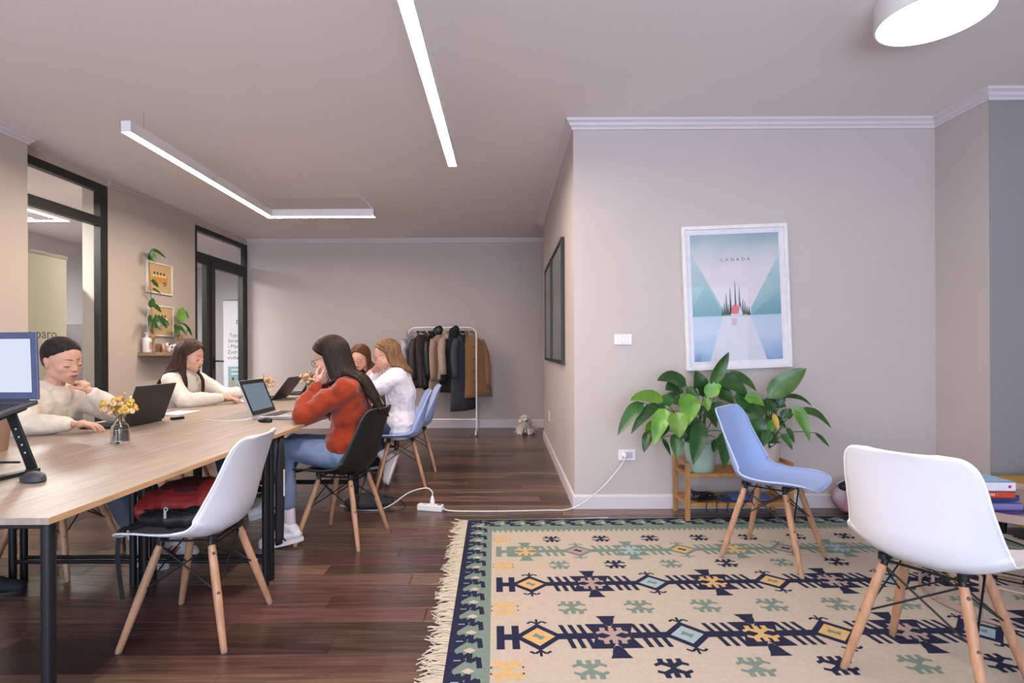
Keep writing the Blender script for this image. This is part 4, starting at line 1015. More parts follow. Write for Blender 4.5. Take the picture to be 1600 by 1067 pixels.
def flat(parent, name, polys, y, mats):
    mb = MB()
    for pts, mi in polys:
        A = sum(pts[i][0] * pts[(i + 1) % len(pts)][1] - pts[(i + 1) % len(pts)][0] * pts[i][1] for i in range(len(pts)))
        if A < 0: pts = pts[::-1]
        mb.add([(p[0], y - .00012 * mi, p[1]) for p in pts], [tuple(range(len(pts)))], mi)
    return mb.build(name, mats, parent, smooth=False, fix=False)
# poster
def gradmat(name, stops, axis='Z', lo=-.5, hi=.5, nscale=6, namt=.15, rough=.35, mask=None):
    m = bpy.data.materials.new(name); m.use_nodes = True; nt = m.node_tree; N = nt.nodes; L = nt.links; b = N['Principled BSDF']; b.inputs['Roughness'].default_value = rough
    tc = N.new('ShaderNodeTexCoord'); sp = N.new('ShaderNodeSeparateXYZ'); L.new(tc.outputs['Object'], sp.inputs[0])
    mr = N.new('ShaderNodeMapRange'); mr.inputs[1].default_value = lo; mr.inputs[2].default_value = hi
    L.new(sp.outputs[axis], mr.inputs[0]); nz = N.new('ShaderNodeTexNoise'); nz.inputs['Scale'].default_value = nscale; nz.inputs['Detail'].default_value = 4; L.new(tc.outputs['Object'], nz.inputs['Vector'])
    ma = N.new('ShaderNodeMath'); ma.operation = 'MULTIPLY_ADD'; ma.inputs[1].default_value = namt * 2; L.new(nz.outputs[0], ma.inputs[0]); sub = N.new('ShaderNodeMath'); sub.operation = 'SUBTRACT'; sub.inputs[1].default_value = namt; L.new(mr.outputs[0], sub.inputs[0]); L.new(sub.outputs[0], ma.inputs[2])
    cr = N.new('ShaderNodeValToRGB'); L.new(ma.outputs[0], cr.inputs[0]); el = cr.color_ramp.elements
    el[0].position = stops[0][0]; el[0].color = lin(stops[0][1]) + (1,); el[1].position = stops[-1][0]; el[1].color = lin(stops[-1][1]) + (1,)
    for p, c in stops[1:-1]: e = el.new(p); e.color = lin(c) + (1,)
    L.new(cr.outputs[0], b.inputs['Base Color']); return m
po = framed('framed_poster', 'large white-framed watercolour poster of a red-roofed lake cabin reading CANADA', (1.694, 4.004, 1.552), 0, .775, 1.055, .026, mat('poster_frame_white', 'e2dee0', .4), .028, roll=2.0)
po.rotation_euler = (0, R(-2.0), 0)
skyP = gradmat('poster_sky', [(0, 'd6cfd4'), (.55, 'd2ccd2'), (.8, 'b4bec4'), (1, '8ba6b2')], 'Z', -.1, .47)
hillP = gradmat('poster_hills', [(0, '82a8b0'), (.4, '9cbac0'), (.75, 'adc4cb'), (1, 'a3bcc6')], 'Z', -.12, .40, 9, .3)
hill2 = gradmat('poster_hills_near', [(0, '6c9aa1'), (.6, '8aafb4'), (1, '9dbcc1')], 'Z', -.12, .15, 9, .3)
lakeP = gradmat('poster_lake', [(0, '7593bb'), (.25, '9db4cf'), (.6, 'b9c5d8'), (1, 'adc2d2')], 'Z', -.47, -.12, 7, .25)
beamP = mat('poster_reflection', 'cbcbd6', .4, var=.04, scale=12); treeP = mat('poster_tree', '2f5148', .5, var=.3, scale=60); roofP = mat('poster_roof', 'd0626a', .5); grassP = mat('poster_grass', '8fae84', .5); letP = mat('poster_lettering', '8a5f6e', .5); pinkR = mat('poster_pink_reflection', 'c8a6b4', .5)
W2, Z2 = .325, .465; zl = -.135
P = [([(-W2, zl), (W2, zl), (W2, Z2), (-W2, Z2)], 0), ([(-W2, -Z2), (W2, -Z2), (W2, zl), (-W2, zl)], 1),
     ([(-W2, zl), (-.095, zl), (-.10, -.09), (-W2, .34)], 2), ([(W2, zl), (.10, zl), (.105, -.08), (W2, .31)], 2),
     ([(-W2, zl), (-.10, zl), (-.21, .09), (-.24, .07), (-W2, -.07)], 3), ([(W2, zl), (.11, zl), (.20, -.05), (.24, -.03), (W2, .05)], 3),
     ([(-.10, zl), (.10, zl), (.21, -Z2), (-.21, -Z2)], 4), ([(-.13, zl - .004), (.09, zl - .004), (.07, zl + .006), (-.10, zl + .006)], 6),
     ([(-.045, zl - .02), (.0, zl - .02), (-.005, zl - .07), (-.035, zl - .07)], 9)]
for x, h_ in ((-.105, .07), (-.09, .10), (-.075, .16), (-.062, .09), (-.045, .20), (-.042, .12), (-.008, .25), (.022, .21), (.030, .09), (.045, .12), (.06, .10), (.075, .07), (.09, .06)):
    P.append(([(x - .011, zl), (x + .011, zl), (x + .005, zl + h_ * .5), (x + .0015, zl + h_), (x - .0015, zl + h_), (x - .005, zl + h_ * .5)], 5))
P += [([(-.045, zl + .012), (.012, zl + .012), (.022, zl + .075), (-.030, zl + .078)], 7), ([(-.045, zl), (.04, zl), (.040, zl + .02), (.022, zl + .072), (.012, zl + .012), (-.045, zl + .012)], 8)]
flat(po, 'print', P, -.0135, [skyP, lakeP, hillP, hill2, beamP, treeP, grassP, roofP, beamP, pinkR])
text('lettering', 'CANADA', .034, letP, po, (0, -.0155, .275), (R(90), 0, 0), spacing=1.9, extrude=.0003)
MB().b2((-.365, -.0185, -.505), (.365, -.0172, .505)).build('glazing', glass_mat('poster_glazing'), po, smooth=False)
# two dark framed pictures on the corridor wall
blkF = mat('black_wood_frame', '1c1b1c', .4); aged = gradmat('grey_etching', [(0, '5f6669'), (.4, '8e9290'), (.7, '6f7472'), (1, 'a0a09c')], 'Z', -.5, .5, 5, .5, .6)
for lb, ya, yb in (('nearer of two tall black-framed grey pictures on the corridor wall', 4.62, 5.65), ('farther black-framed grey picture on the corridor wall', 5.72, 6.60)):
    t = framed('framed_picture', lb, (.503, (ya + yb) / 2, 1.59), R(-90), yb - ya, 1.08, .03, blkF, .03, paper=aged, group='black-framed pictures on the corridor wall')
    MB().b2((-(yb - ya) / 2 + .03, -.022, -.51), ((yb - ya) / 2 - .03, -.020, .51)).build('glazing', glass_mat('picture_glazing'), t, smooth=False)
# bus pictures
kraft = mat('kraft_poster', 'c8ab7c', .7, var=.04, scale=12); yel = mat('bus_yellow', 'c9913c', .6); grn = mat('van_green', '6f9a90', .6); dk = mat('print_dark', '3a2a24', .6); gl_ = mat('print_window', 'e1d3b4', .6)
def bus(lb, zc, m, y0):
    t = framed('framed_picture', lb, (-3.897, y0, zc), R(90), .46, .345, .016, mat('thin_white_frame', 'e2ddd8', .4), .02, paper=kraft, group='small white-framed vehicle prints above the shelf')
    t['category'] = 'picture'
    P = [([(-.14, -.045), (.135, -.06), (.14, .03), (-.13, .045)], 0)]
    for k in range(5): P.append(([(-.12 + k * .05, .015), (-.085 + k * .05, .012), (-.085 + k * .05, .036), (-.12 + k * .05, .04)], 1))
    for k in range(4): P.append(([(-.11 + k * .055, .045), (-.075 + k * .055, .045), (-.08 + k * .055, .066), (-.105 + k * .055, .07)], 2))
    for x in (-.085, .09): P.append(([(x + .024 * math.cos(a), -.055 + .024 * math.sin(a)) for a in [i * math.pi / 6 for i in range(12)]], 2)); P.append(([(x + .010 * math.cos(a), -.055 + .010 * math.sin(a)) for a in [i * math.pi / 4 for i in range(8)]], 3))
    flat(t, 'print', P, -.0105, [m, gl_, dk, gl_])
bus('small framed print of a yellow bus, upper of the two beside the trailing plant', 1.99, yel, 6.12)
bus('small framed print of a green van directly above the wall shelf', 1.515, grn, 6.14)
# ------------------------------------------------------------------ wall shelf
sh = tag(MB().b2((-3.898, 5.76, 1.125), (-3.70, 6.62, 1.165)).build('wall_shelf', wood('shelf_oak', '8f7358', 'a2876c', (6, 1, 6), .5), bevel=.002), 'floating brown wooden shelf on the wall between the glazed screens', 'shelf')
def leaf_mesh(L_, wd, droop, fold=.2, n=9, stem=0, tipw=.0, twist=0):
    """leaf along +y starting at the origin, bending down by droop (radians in all)"""
    mb = MB(); p = Vector((0, 0, 0)); a = 0; rows = []
    for i in range(n + 1):
        t = i / n; w_ = wd * .5 * (math.sin(math.pi * min(1, t ** .72)) ** .85 if 0 < t < 1 else 0.001)
        rows.append((p.copy(), w_, a)); a -= droop / n; p = p + Vector((0, math.cos(a), math.sin(a))) * (L_ / n)
    vs = []; fs = []
    for p, w_, a in rows:
        up = Vector((0, -math.sin(a), math.cos(a)))
        for s_ in (-1, -.5, 0, .5, 1): vs.append(p + Vector((s_ * w_, 0, 0)) + up * (abs(s_) ** 1.3 * w_ * fold + .06 * wd * math.sin(p.y * 40 + s_ * 2) * abs(s_)))
    for i in range(n):
        for j in range(4): fs.append((i * 5 + j, i * 5 + j + 1, i * 5 + j + 6, i * 5 + j + 5))
    mb.add(vs, fs); return mb
leafM = mat('glossy_leaf', '23491c', .32, var=.25, scale=9, rnd=.32, bump=.12, bscale=40, col2='356426', spec=.5); leafL = mat('bright_leaf', '4a7f26', .35, var=.2, scale=9, rnd=.15, bump=.12, bscale=40, col2='6a9c33'); leafY = mat('yellow_leaf', 'b79a35', .45, var=.2); stemM = mat('leaf_stem', '3f6a2c', .5)
def place_leaf(parent, base, tip, wd, bow, m, origin=None, name='leaf', facing=(0, -1, .6)):
    """curved blade from base to tip (relative to the plant), bow lifts the middle; petiole to origin"""
    base, tip = Vector(base), Vector(tip); ch = tip - base; L_ = ch.length; n = 9
    mid = (base + tip) / 2 + Vector((0, 0, bow * 2)); f = Vector(facing).normalized(); vs = []; fs = []
    ph = base.x * 37 + tip.z * 13
    for i in range(n + 1):
        t = i / n; p = base * (1 - t) ** 2 + mid * 2 * t * (1 - t) + tip * t * t; tg = ((mid - base) * (1 - t) + (tip - mid) * t).normalized()
        sd = tg.cross(f); sd = sd.normalized() if sd.length > .05 else tg.cross(Vector((1, 0, 0))).normalized(); up = sd.cross(tg).normalized()
        w_ = wd * .5 * (math.sin(math.pi * t ** .75) ** .8 if 0 < t < 1 else 0.002)
        for s_ in (-1, -.5, 0, .5, 1): vs.append(p + sd * s_ * w_ + up * (abs(s_) ** 1.3 * w_ * .28 + .10 * w_ * math.sin(t * 11 + s_ * 3 + ph) * abs(s_)))
    for i in range(n):
        for j in range(4): fs.append((i * 5 + j, i * 5 + j + 1, i * 5 + j + 6, i * 5 + j + 5))
    mb = MB(); mb.add(vs, fs, 0)
    if origin is not None:
        o = Vector(origin); c1 = o.lerp(base, .5) + Vector((0, 0, .05))
        mb.path(crv([o, c1, base + (base - mid) * .05, base], 4), [.004 * (1 - .4 * k / 12) for k in range(13)], 5, mi=1)
    return mb.build(name, [m, stemM], parent, angle=180, fix=False)
glassV = mat('clear_glass', 'f4f6f6', .03, trans=1.0, var=0); cork = mat('terracotta_bulb', 'a5743c', .7); pinkG = mat('blush_glaze', 'c98d78', .4)
def wx(pxx, pxy, d): p = px(pxx, pxy, d); return p
def shelf_plant(label, y, z_stem, leaves, name='potted_cutting'):
    t = thing(name, label, 'plant', (-3.80, y, 1.165))
    MB().lathe([(.001, 0), (.030, 0), (.034, .01), (.034, .085), (.018, .115), (.020, .15), (.018, .15), (.016, .115), (.031, .08), (.031, .012), (.001, .008)], n=18).build('glass_jar', glassV, t)
    MB().ell((0, 0, .165), (.026, .026, .030)).build('seed_bulb', cork, t)
    MB().path(crv([(0, 0, .03), (0, 0, .2), z_stem[0], z_stem[1]], 5), .0035, 6).build('stem', mat('brown_green_stem', '55622f', .6), t)
    for b, tp, w_, bow, m in leaves: place_leaf(t, b, tp, w_, bow, m, facing=(1, -.5, .5))
def sl(X, Y, yy, x=-3.80): # relative position on the plane x = const from a photo pixel
    d = x * F / (X - 790); return Vector((0, d - yy, 1.17 - (Y - 547) * d / F - 1.165))
y1 = 5.86
shelf_plant('tall trailing avocado cutting at the left of the wall shelf, in front of the prints', y1, (sl(236, 455, y1), sl(233, 405, y1)),
    [(sl(233, 405, y1), sl(232, 384, y1) + V(.02, .05, 0), .05, .0, leafM), (sl(234, 392, y1), sl(238, 405, y1) + V(.03, -.0, -.02), .085, .01, leafM), (sl(236, 388, y1), sl(246, 400, y1) + V(.05, .08, 0), .05, .02, leafM),
     (sl(236, 436, y1), sl(242, 447, y1) + V(.03, .02, 0), .06, .01, leafM), (sl(238, 449, y1), sl(244, 457, y1) + V(.03, .04, 0), .035, .01, leafM), (sl(235, 478, y1), sl(235, 463, y1) + V(.03, 0, 0), .075, 0, leafM),
     (sl(238, 474, y1), sl(245, 486, y1) + V(.03, .04, 0), .065, .01, leafM), (sl(238, 496, y1), sl(228, 513, y1) + V(.06, -.04, 0), .075, .05, leafM), (sl(239, 496, y1), sl(239, 514, y1) + V(.08, 0, 0), .08, .03, leafM), (sl(240, 496, y1), sl(249, 511, y1) + V(.04, .07, 0), .075, .04, leafM), (sl(240, 496, y1), sl(258, 508, y1) + V(.0, .1, 0), .04, .05, leafM)])
y2 = 6.35
shelf_plant('shorter bright green cutting at the right of the wall shelf', y2, (sl(279, 510, y2), sl(280, 480, y2)),
    [(sl(280, 500, y2), sl(281, 477, y2) + V(.03, .02, 0), .11, .0, leafL), (sl(284, 482, y2), sl(289, 496, y2) + V(.02, .06, 0), .06, .01, leafL), (sl(279, 510, y2), sl(270, 520, y2) + V(.05, -.04, 0), .09, .03, leafM), (sl(279, 508, y2), sl(281, 522, y2) + V(.08, 0, 0), .09, .03, leafM), (sl(280, 507, y2), sl(291, 524, y2) + V(.04, .06, 0), .07, .05, leafM)])
t = thing('pump_bottle', 'white pump bottle at the left end of the wall shelf', 'bottle', (-3.83, 5.81, 1.165))
MB().lathe([(.001, 0), (.040, 0), (.042, .006), (.042, .145), (.034, .155), (.016, .158), (.016, .175), (.001, .175)], n=20).build('bottle_body', mat('white_bottle', 'dcd6d4', .35), t)
MB().tube((0, 0, .175), (0, 0, .2), .006).b2((-.008, -.03, .198), (.008, .012, .208)).build('pump', whiteM, t)
MB().b2((.0415, -.018, .03), (.043, .018, .11)).build('label_patch', pinkG, t)
t = thing('ceramic_mug', 'small brown arched ornament beside the white pump bottle', 'ornament', (-3.735, 5.86, 1.165))
MB().prism([(-.035, 0), (.035, 0), (.035, .055), (.025, .08), (0, .09), (-.025, .08), (-.035, .055)], -.02, .02, plane='yz').build('arch_body', mat('brown_glaze', '7d5438', .4), t, bevel=.004)
MB().prism([(-.016, 0.001), (.016, 0.001), (.016, .045), (0, .06), (-.016, .045)], .0195, .0215, plane='yz').build('arch_opening', dk, t)
t = thing('spotted_figurine', 'white cow-spotted ceramic figurine on the wall shelf', 'figurine', (-3.75, 6.08, 1.165))
b = MB(); b.ell((0, .0, .045), (.035, .075, .04)); b.ell((.01, -.065, .075), (.028, .028, .028)); b.ell((.01, .07, .06), (.03, .03, .035))
for q in (-1, 1):
    for p in (-.045, .045): b.tube((q * .018, p, .03), (q * .018, p, 0), .012)
link('figurine_body', remesh(b, .004, 4), mat('white_glaze', 'ded6d2', .3), t)
for c in ((.034, -.02, .055), (.032, .03, .05), (.036, -.07, .085), (.037, .065, .075), (.034, .06, .04)): MB().ell(c, (.006, .014, .011)).build('spot', dk, t)
t = thing('spotted_figurine', 'small reddish spotted figurine left of the cow-spotted one', 'figurine', (-3.755, 5.955, 1.165))
b = MB(); b.ell((0, 0, .035), (.026, .035, .034)); b.ell((.0, 0, .07), (.018, .018, .018)); link('figurine_body', remesh(b, .004, 3), mat('red_white_glaze', 'c09a8c', .35, var=.4, scale=40), t)
# ------------------------------------------------------------------ laptops and desk things
alum = mat('aluminium', 'b9b6bc', .35, metal=.7); darkP = mat('dark_laptop_plastic', '232427', .45, var=.05); greyL = mat('slate_laptop', '4b5270', .4, metal=.2); keyM = mat('black_keys', '131316', .5)
scrW = lamp_mat('lit_screen_white', (.76, .82, 1.0), .95); scrB = lamp_mat('lit_screen_dim', (.30, .37, .45), .62); scrOff = mat('screen_black', '0b0c0f', .15)
def laptop(label, hinge, ang, tilt, wd=.34, dep=.235, m=darkP, bez=keyM, scr=scrOff, lidm=None, raise_=0, pitch=0, border=.02, kb=True, th=.016, group='laptops on the long table'):
    """hinge = centre of the hinge on the table; local -y runs from the hinge to the user; tilt = lid lean back from vertical"""
    t = thing('laptop', label, 'laptop', hinge, ang, group); t.rotation_euler = (R(pitch), 0, ang)
    MB().b2((-wd / 2, -dep, 0), (wd / 2, 0, th)).build('base', m, t, bevel=.004)
    rr = MB(); 
    for r_ in range(5):
        for c in range(13): rr.b2((-wd * .43 + c * wd * .066, -.045 - r_ * .019 - .015, th), (-wd * .43 + c * wd * .066 + wd * .056, -.045 - r_ * .019, th + .002))
    k_ = rr.build('keyboard', keyM, t, smooth=False); k_['kind'] = 'stuff'
    MB().b2((-.05, -dep + .015, th), (.05, -dep + .08, th + .0008)).build('touchpad', mat('touchpad_grey', '6b6b72', .4), t)
    Mx = Matrix.Translation((0, 0, th)) @ Matrix.Rotation(R(tilt), 4, 'X') if False else Matrix.Translation((0, 0, th * .8)) @ Matrix.Rotation(R(-tilt), 4, 'X')
    l = MB(); l.M = Mx; l.b2((-wd / 2, 0, .004), (wd / 2, .009, dep + .004)); lo = l.build('lid', lidm or m, t, bevel=.003)
    l = MB(); l.M = Mx; l.b2((-wd / 2 + .003, -.0012, .008), (wd / 2 - .003, .0002, dep)); l.build('bezel', bez, lo, smooth=False)
    l = MB(); l.M = Mx; l.b2((-wd / 2 + border, -.0020, .008 + border), (wd / 2 - border, -.0012, dep - border * .9)); l.build('screen', scr, lo, smooth=False)
    MB().tube((-wd * .38, .002, th * .8), (wd * .38, .002, th * .8), .006).build('hinge', m, t)
    return t
# black laptop of woman 1: hinge along y at x -2.12, user at -x
laptop('open black laptop seen from behind, in front of the cream-sweatshirt woman', (-2.125, 3.185, .7432), R(90 + 180), 20, .36, .235, group=None)
laptop('silver laptop with a dim blue-grey screen in front of the orange sweater', (-1.575, 3.56, .7432), R(90), 22, .345, .24, alum, keyM, scrB, alum, border=.028, th=.020)
laptop('black laptop the woman below the plant shelf types on', (-2.02, 4.86, .7432), R(270), 38, .34, .235)
laptop('dark laptop half hidden behind the middle bunch of dried flowers', (-1.98, 5.42, .7432), R(268), 32, .33, .22)
# raised laptop at the left edge
rlp = laptop('slate grey laptop on a raised stand with a bright screen, at the left edge', (-1.83, 1.95, .985), R(-4), 12, .335, .24, mat('laptop_base_grey', '45444b', .4, metal=.3), greyL, scrW, greyL, border=.022, pitch=14, group=None)
MB().b2((-.17, -.24, .005), (-.1685, -.02, .012)).build('port_strip', keyM, rlp)
st = thing('laptop_stand', 'black angled laptop stand with round adjustment holes at the left edge', 'laptop stand', (-1.83, 1.9, .743))
for q in (-1, 1):
    a = MB(); a.bar((q * .10, -.16, .172), (q * .10, .05, .225), .03, .008); a.bar((q * .10, .0, .215), (q * .150, .03, .012), .036, .008, up=(0, 1, 0)); a.bar((q * .150, .045, .008), (q * .125, -.22, .008), .036, .012)
    ar = a.build('side_arm', blackM, st, bevel=.002)
    for k in range(4):
        p = Vector((q * .10, .0, .215)).lerp(Vector((q * .150, .03, .012)), .28 + k * .14); MB().ell(p + Vector((0, -.0045, 0)), (.0035, .0012, .0035), n=8, k=6).build('hole', mat('pale_hole', 'b9b4ae', .6), ar)
MB().tube((-.14, -.01, .045), (.14, -.01, .045), .004).build('cross_rod', blackM, st)
# mice
def mouse(label, c, ang, m, s=1):
    t = thing('computer_mouse', label, 'mouse', c, ang); b = MB(); b.ell((0, 0, .006), (.030 * s, .054 * s, .012)); b.ell((0, -.008, .014), (.027 * s, .044 * s, .019 * s)); b.ell((0, .028, .010), (.025 * s, .025 * s, .012))
    me = remesh(b, .003, 4)
    for v_ in me.vertices:
        if v_.co.z < 0: v_.co.z = 0
    o = link('mouse_body', me, m, t, angle=180); MB().lathe([(.001, -.003), (.007, -.003), (.007, .003), (.001, .003)], (0, .03, .021 * s), 12, rot=Matrix.Rotation(R(90), 3, 'Y')).build('scroll_wheel', blackM, t)
    MB().b2((-.0005, .012, .0245 * s), (.0005, .05, .0255 * s)) 
mouse('large dark grey mouse at the near left edge of the table', (-1.565, 1.80, .743), R(62), mat('mouse_grey', '34353c', .5), 1.05)
mouse('small black mouse beside the silver laptop', (-1.445, 3.27, .743), R(75), blackM, .85)
mouse('small white mouse under the hand of the woman in the ivory turtleneck', (-2.21, 4.50, .743), R(270), whiteM, .8)
# vases with dried flowers
flM = mat('dried_yellow_flower', 'c39a3e', .8, var=.25, scale=60, rnd=.25, isl=True, col2='d6b565'); flP = mat('dried_pale_flower', 'cfa986', .8, var=.2, scale=60, rnd=.2, isl=True); stM = mat('dry_stem', '8a7440', .8)
def vase(label, c, seed, spread=.085, h=.15, n=30, pale=False, hh=.155):
    t = thing('flower_vase', label, 'vase', c, 0, 'glass vases of dried flowers on the long table'); rg = random.Random(seed)
    MB().lathe([(.001, 0), (.036, 0), (.038, .004), (.038, .066), (.034, .080), (.020, .098), (.018, .118), (.023, .125), (.021, .125), (.0165, .118), (.018, .098), (.032, .078), (.0355, .064), (.0355, .008), (.001, .006)], n=28).build('glass_bottle', glassV, t)
    for k in range(n):
        a = rg.uniform(0, 6.28); rr = spread * math.sqrt(rg.random()); z = h + rg.uniform(-.02, .045) + .02 * (1 - rr / spread)
        tip = Vector((rr * math.cos(a), rr * math.sin(a), z)); tall = rg.random() < .12
        if tall: tip = Vector((rr * .5 * math.cos(a), rr * .5 * math.sin(a), h + .075))
        b = MB(); b.path(crv([(rg.uniform(-.01, .01), rg.uniform(-.01, .01), .012), (rg.uniform(-.006, .006), rg.uniform(-.006, .006), .11), tuple(tip * .8 + Vector((0, 0, .02))), tuple(tip)], 3), .0011, 4, mi=1)
        if tall:
            b.ell(tip, (.004, .004, .003), n=8, k=5)
        else:
            R_ = rg.uniform(.012, .018); nrm = Vector((math.cos(a) * rr / spread, math.sin(a) * rr / spread, .6)).normalized(); u, v_ = frame_of(nrm)
            for q in range(9):
                aa = q * 2 * math.pi / 9; pc = tip + (u * math.cos(aa) + v_ * math.sin(aa)) * R_ * .62 + nrm * R_ * .25
                b.ell(pc, (R_ * .42, R_ * .42, R_ * .5), n=6, k=4)
            b.ell(tip + nrm * R_ * .1, (R_ * .55,) * 3, n=8, k=5)
        b.build('flower', [flP if (pale or rg.random() < .3) else flM, stM], t, angle=180, fix=False)
vase('clear glass bottle vase of yellow dried flowers beside the black laptop', (-1.812, 2.556, .743), 3, .075, .155, 34)
vase('middle bunch of dried yellow flowers behind the silver laptop', (-1.98, 4.45, .743), 4, .10, .165, 34, True)
vase('farthest bunch of dried flowers, near the face of the orange-sweater woman', (-1.72, 4.75, .743), 5, .08, .175, 24, True)
tag(MB().b2((-2.33, 3.62, .7435), (-2.17, 3.86, .751)).build('notebook', whiteM, bevel=.001), 'closed white notebook lying behind the black laptop', 'notebook')
tag(MB().box((-2.065, 3.42, .752), (.03, .075, .016), rot=Matrix.Rotation(R(-25), 3, 'Z')).build('usb_dongle', blackM, bevel=.003), 'small black adapter beside the back of the black laptop', 'adapter')
tag(MB().path(crv([(-1.585, 3.385, .755), (-1.62, 3.36, .748), (-1.70, 3.30, .747), (-1.80, 3.34, .747), (-1.86, 3.36, .747)], 6), .0028, 6).build('charging_cable', whiteM), 'thin white charging cable lying beside the silver laptop', 'cable')
t = thing('tapered_pot', 'tan tapered pot on the table behind the raised laptop stand', 'pot', (-2.235, 2.36, .743))
MB().lathe([(.001, 0), (.055, 0), (.075, .165), (.071, .165), (.052, .006), (.001, .006)], n=28).build('pot_body', mat('tan_clay', '8f7560', .7), t)
t = thing('tablet', 'small tablet on a white holder at the far end of the table', 'tablet', (-1.72, 5.55, .743), R(20))
MB().box((0, 0, .03), (.15, .006, .07), rot=Matrix.Rotation(R(-38), 3, 'X')).build('tablet_body', whiteM, t, bevel=.002); MB().b2((-.09, -.05, 0), (.09, .03, .008)).build('holder', darkP, t)
# ------------------------------------------------------------------ bags under and beside the table
redB = mat('red_nylon', '8c2420', .6, var=.12, scale=12, bump=.15, bscale=40); maroon = mat('maroon_nylon', '471015', .6, var=.1)
bp_ = thing('backpack', 'slumped red and black backpack on the white chair seat', 'backpack', (-1.36, 2.34, .445))
b = MB(); b.ell((-.015, .02, .085), (.185, .15, .075)); b.ell((.10, .02, .10), (.085, .13, .075)); b.ell((-.13, .0, .07), (.075, .13, .055)); b.ell((.0, .08, .07), (.17, .11, .07))
link('bag_body', remesh(b, .006, 5, amp=.014, freq=11), redB, bp_, angle=180)
b = MB(); b.ell((-.01, -.11, .045), (.14, .055, .042)); b.ell((.08, -.09, .05), (.08, .06, .042)); link('front_pocket', remesh(b, .006, 4, amp=.006, freq=12), mat('black_nylon_pocket', '17181b', .55), bp_, angle=180)
b = MB(); b.ell((.0, .03, .13), (.14, .11, .045)); link('top_panel', remesh(b, .006, 4, amp=.008, freq=14), maroon, bp_, angle=180)
zp = MB(); zp.path(crv([(-.13, -.11, .075), (-.05, -.155, .085), (.0, -.16, .09), (.06, -.15, .075), (.12, -.12, .055)], 5), .004, 6); zp.build('zip', blackM, bp_)
MB().box((-.002, -.168, .075), (.010, .004, .032)).lathe([(.005, -.002), (.009, -.002), (.009, .002), (.005, .002), (.005, -.002)], (-.0, -.166, .095), 12, rot=Matrix.Rotation(R(90), 3, 'X')).build('zip_pull', mat('zip_silver', 'c9c3bd', .35, metal=.8), bp_)
sp_ = MB(); sp_.path(crv([(-.11, -.11, .02), (-.16, -.125, .008), (-.20, -.13, .004), (-.215, -.13, -.03), (-.212, -.14, -.12), (-.20, -.13, -.28)], 5), .010, 6, flat=.25); sp_.path(crv([(-.13, -.06, .02), (-.19, -.06, .006), (-.225, -.08, -.02), (-.22, -.09, -.10)], 5), .006, 6); sp_.build('strap', blackCan, bp_)
jk = thing('hanging_bag', 'flat black cloth bag hanging under the table edge behind the white chair', 'bag', (-1.20, 2.87, .708))
b = MB(); b.grid(lambda u, v: (.012 * math.sin(v * 6) * u + .012, (v - .5) * (.03 + .06 * min(1, u * 3)) - .02 * u, -.54 * u), 14, 12); b.build('cloth', blackCan, jk, solid=.02, angle=180)
MB().b2((.03, -.012, -.30), (.034, -.004, -.16)).build('white_tag', whiteM, jk)
# near-left shoe of someone outside the picture
nl = thing('black_sneaker', 'black canvas sneaker with a white sole line on the floor at the left edge', 'shoe', (-2.51, 2.61, 0))
make_shoe(Vector((-.02, -.01, .095)), Vector((.22, .10, .07)), (blackCan, mat('black_rubber', '1c1d24', .5), None), nl)
MB().path([(.0, 0, .09), (-.02, -.01, .16), (-.05, -.02, .26)], [.042, .045, .05], 14).build('sock', blackCan, nl)
# dark bags on the floor under the far part of the table
b = MB(); b.ell((0, 0, .05), (.15, .12, .055)); b.ell((.08, .03, .04), (.10, .10, .045)); b.ell((-.09, 0, .045), (.09, .10, .05))
fb = link('floor_bag', remesh(b, .008, 4, amp=.012, freq=10), mat('charcoal_canvas', '26252a', .8), None, angle=180, loc=(-1.02, 4.05, .0))
for v_ in fb.data.vertices: v_.co.z = max(v_.co.z, .0)
tag(fb, 'dark grey slumped bag on the floor behind the black chair', 'bag')
MB().path(crv([(.1, .02, .08), (.22, -.02, .07), (.28, -.06, .02), (.18, -.1, .008), (.1, -.1, .03)], 5), .006, 6, flat=.5).build('strap', blackCan, fb)
# power strip and cords
cordM = mat('white_cord', 'd8d4d0', .5)
ps = thing('power_strip', 'white power strip lying on the dark floor beside the rug', 'power strip', (-.555, 3.98, 0), R(-14))
MB().b2((-.095, -.028, 0), (.095, .028, .045)).build('housing', whiteM, ps, bevel=.006)
MB().b2((.055, -.014, .044), (.085, .014, .0465)).build('rocker_switch', mat('amber_switch', '6a5040', .5), ps)
for k in (-1, 0): MB().lathe([(.001, .0453), (.019, .0453), (.019, .0465), (.001, .0465)], (k * .055 + .015, 0, 0), 20).build('outlet', mat('grey_plastic', 'b7b3bd', .4), ps)
plug = MB(); plug.lathe([(.001, .046), (.017, .046), (.017, .07), (.010, .10), (.005, .108), (.001, .108)], (.015, 0, 0), 16); plug.build('plug', whiteM, ps)
pc = ps.matrix_basis @ Vector((.015, 0, .108)) if False else Vector((-.555 + .015 * math.cos(R(-14)), 3.98 + .015 * math.sin(R(-14)), .105))
tag(MB().path(crv([pc, pc + V(-.0, .0, .03), pc + V(-.05, .02, .055), (-.72, 4.02, .12), (-.84, 4.0, .04), (-.93, 3.98, .007), (-1.02, 3.97, .007), (-1.12, 4.0, .007), (-1.25, 4.1, .007)], 7), .0045, 8).build('extension_cord', cordM), 'white cord looping from the power strip towards the table', 'cord')
sp1 = Vector((.868, 3.99, .39))
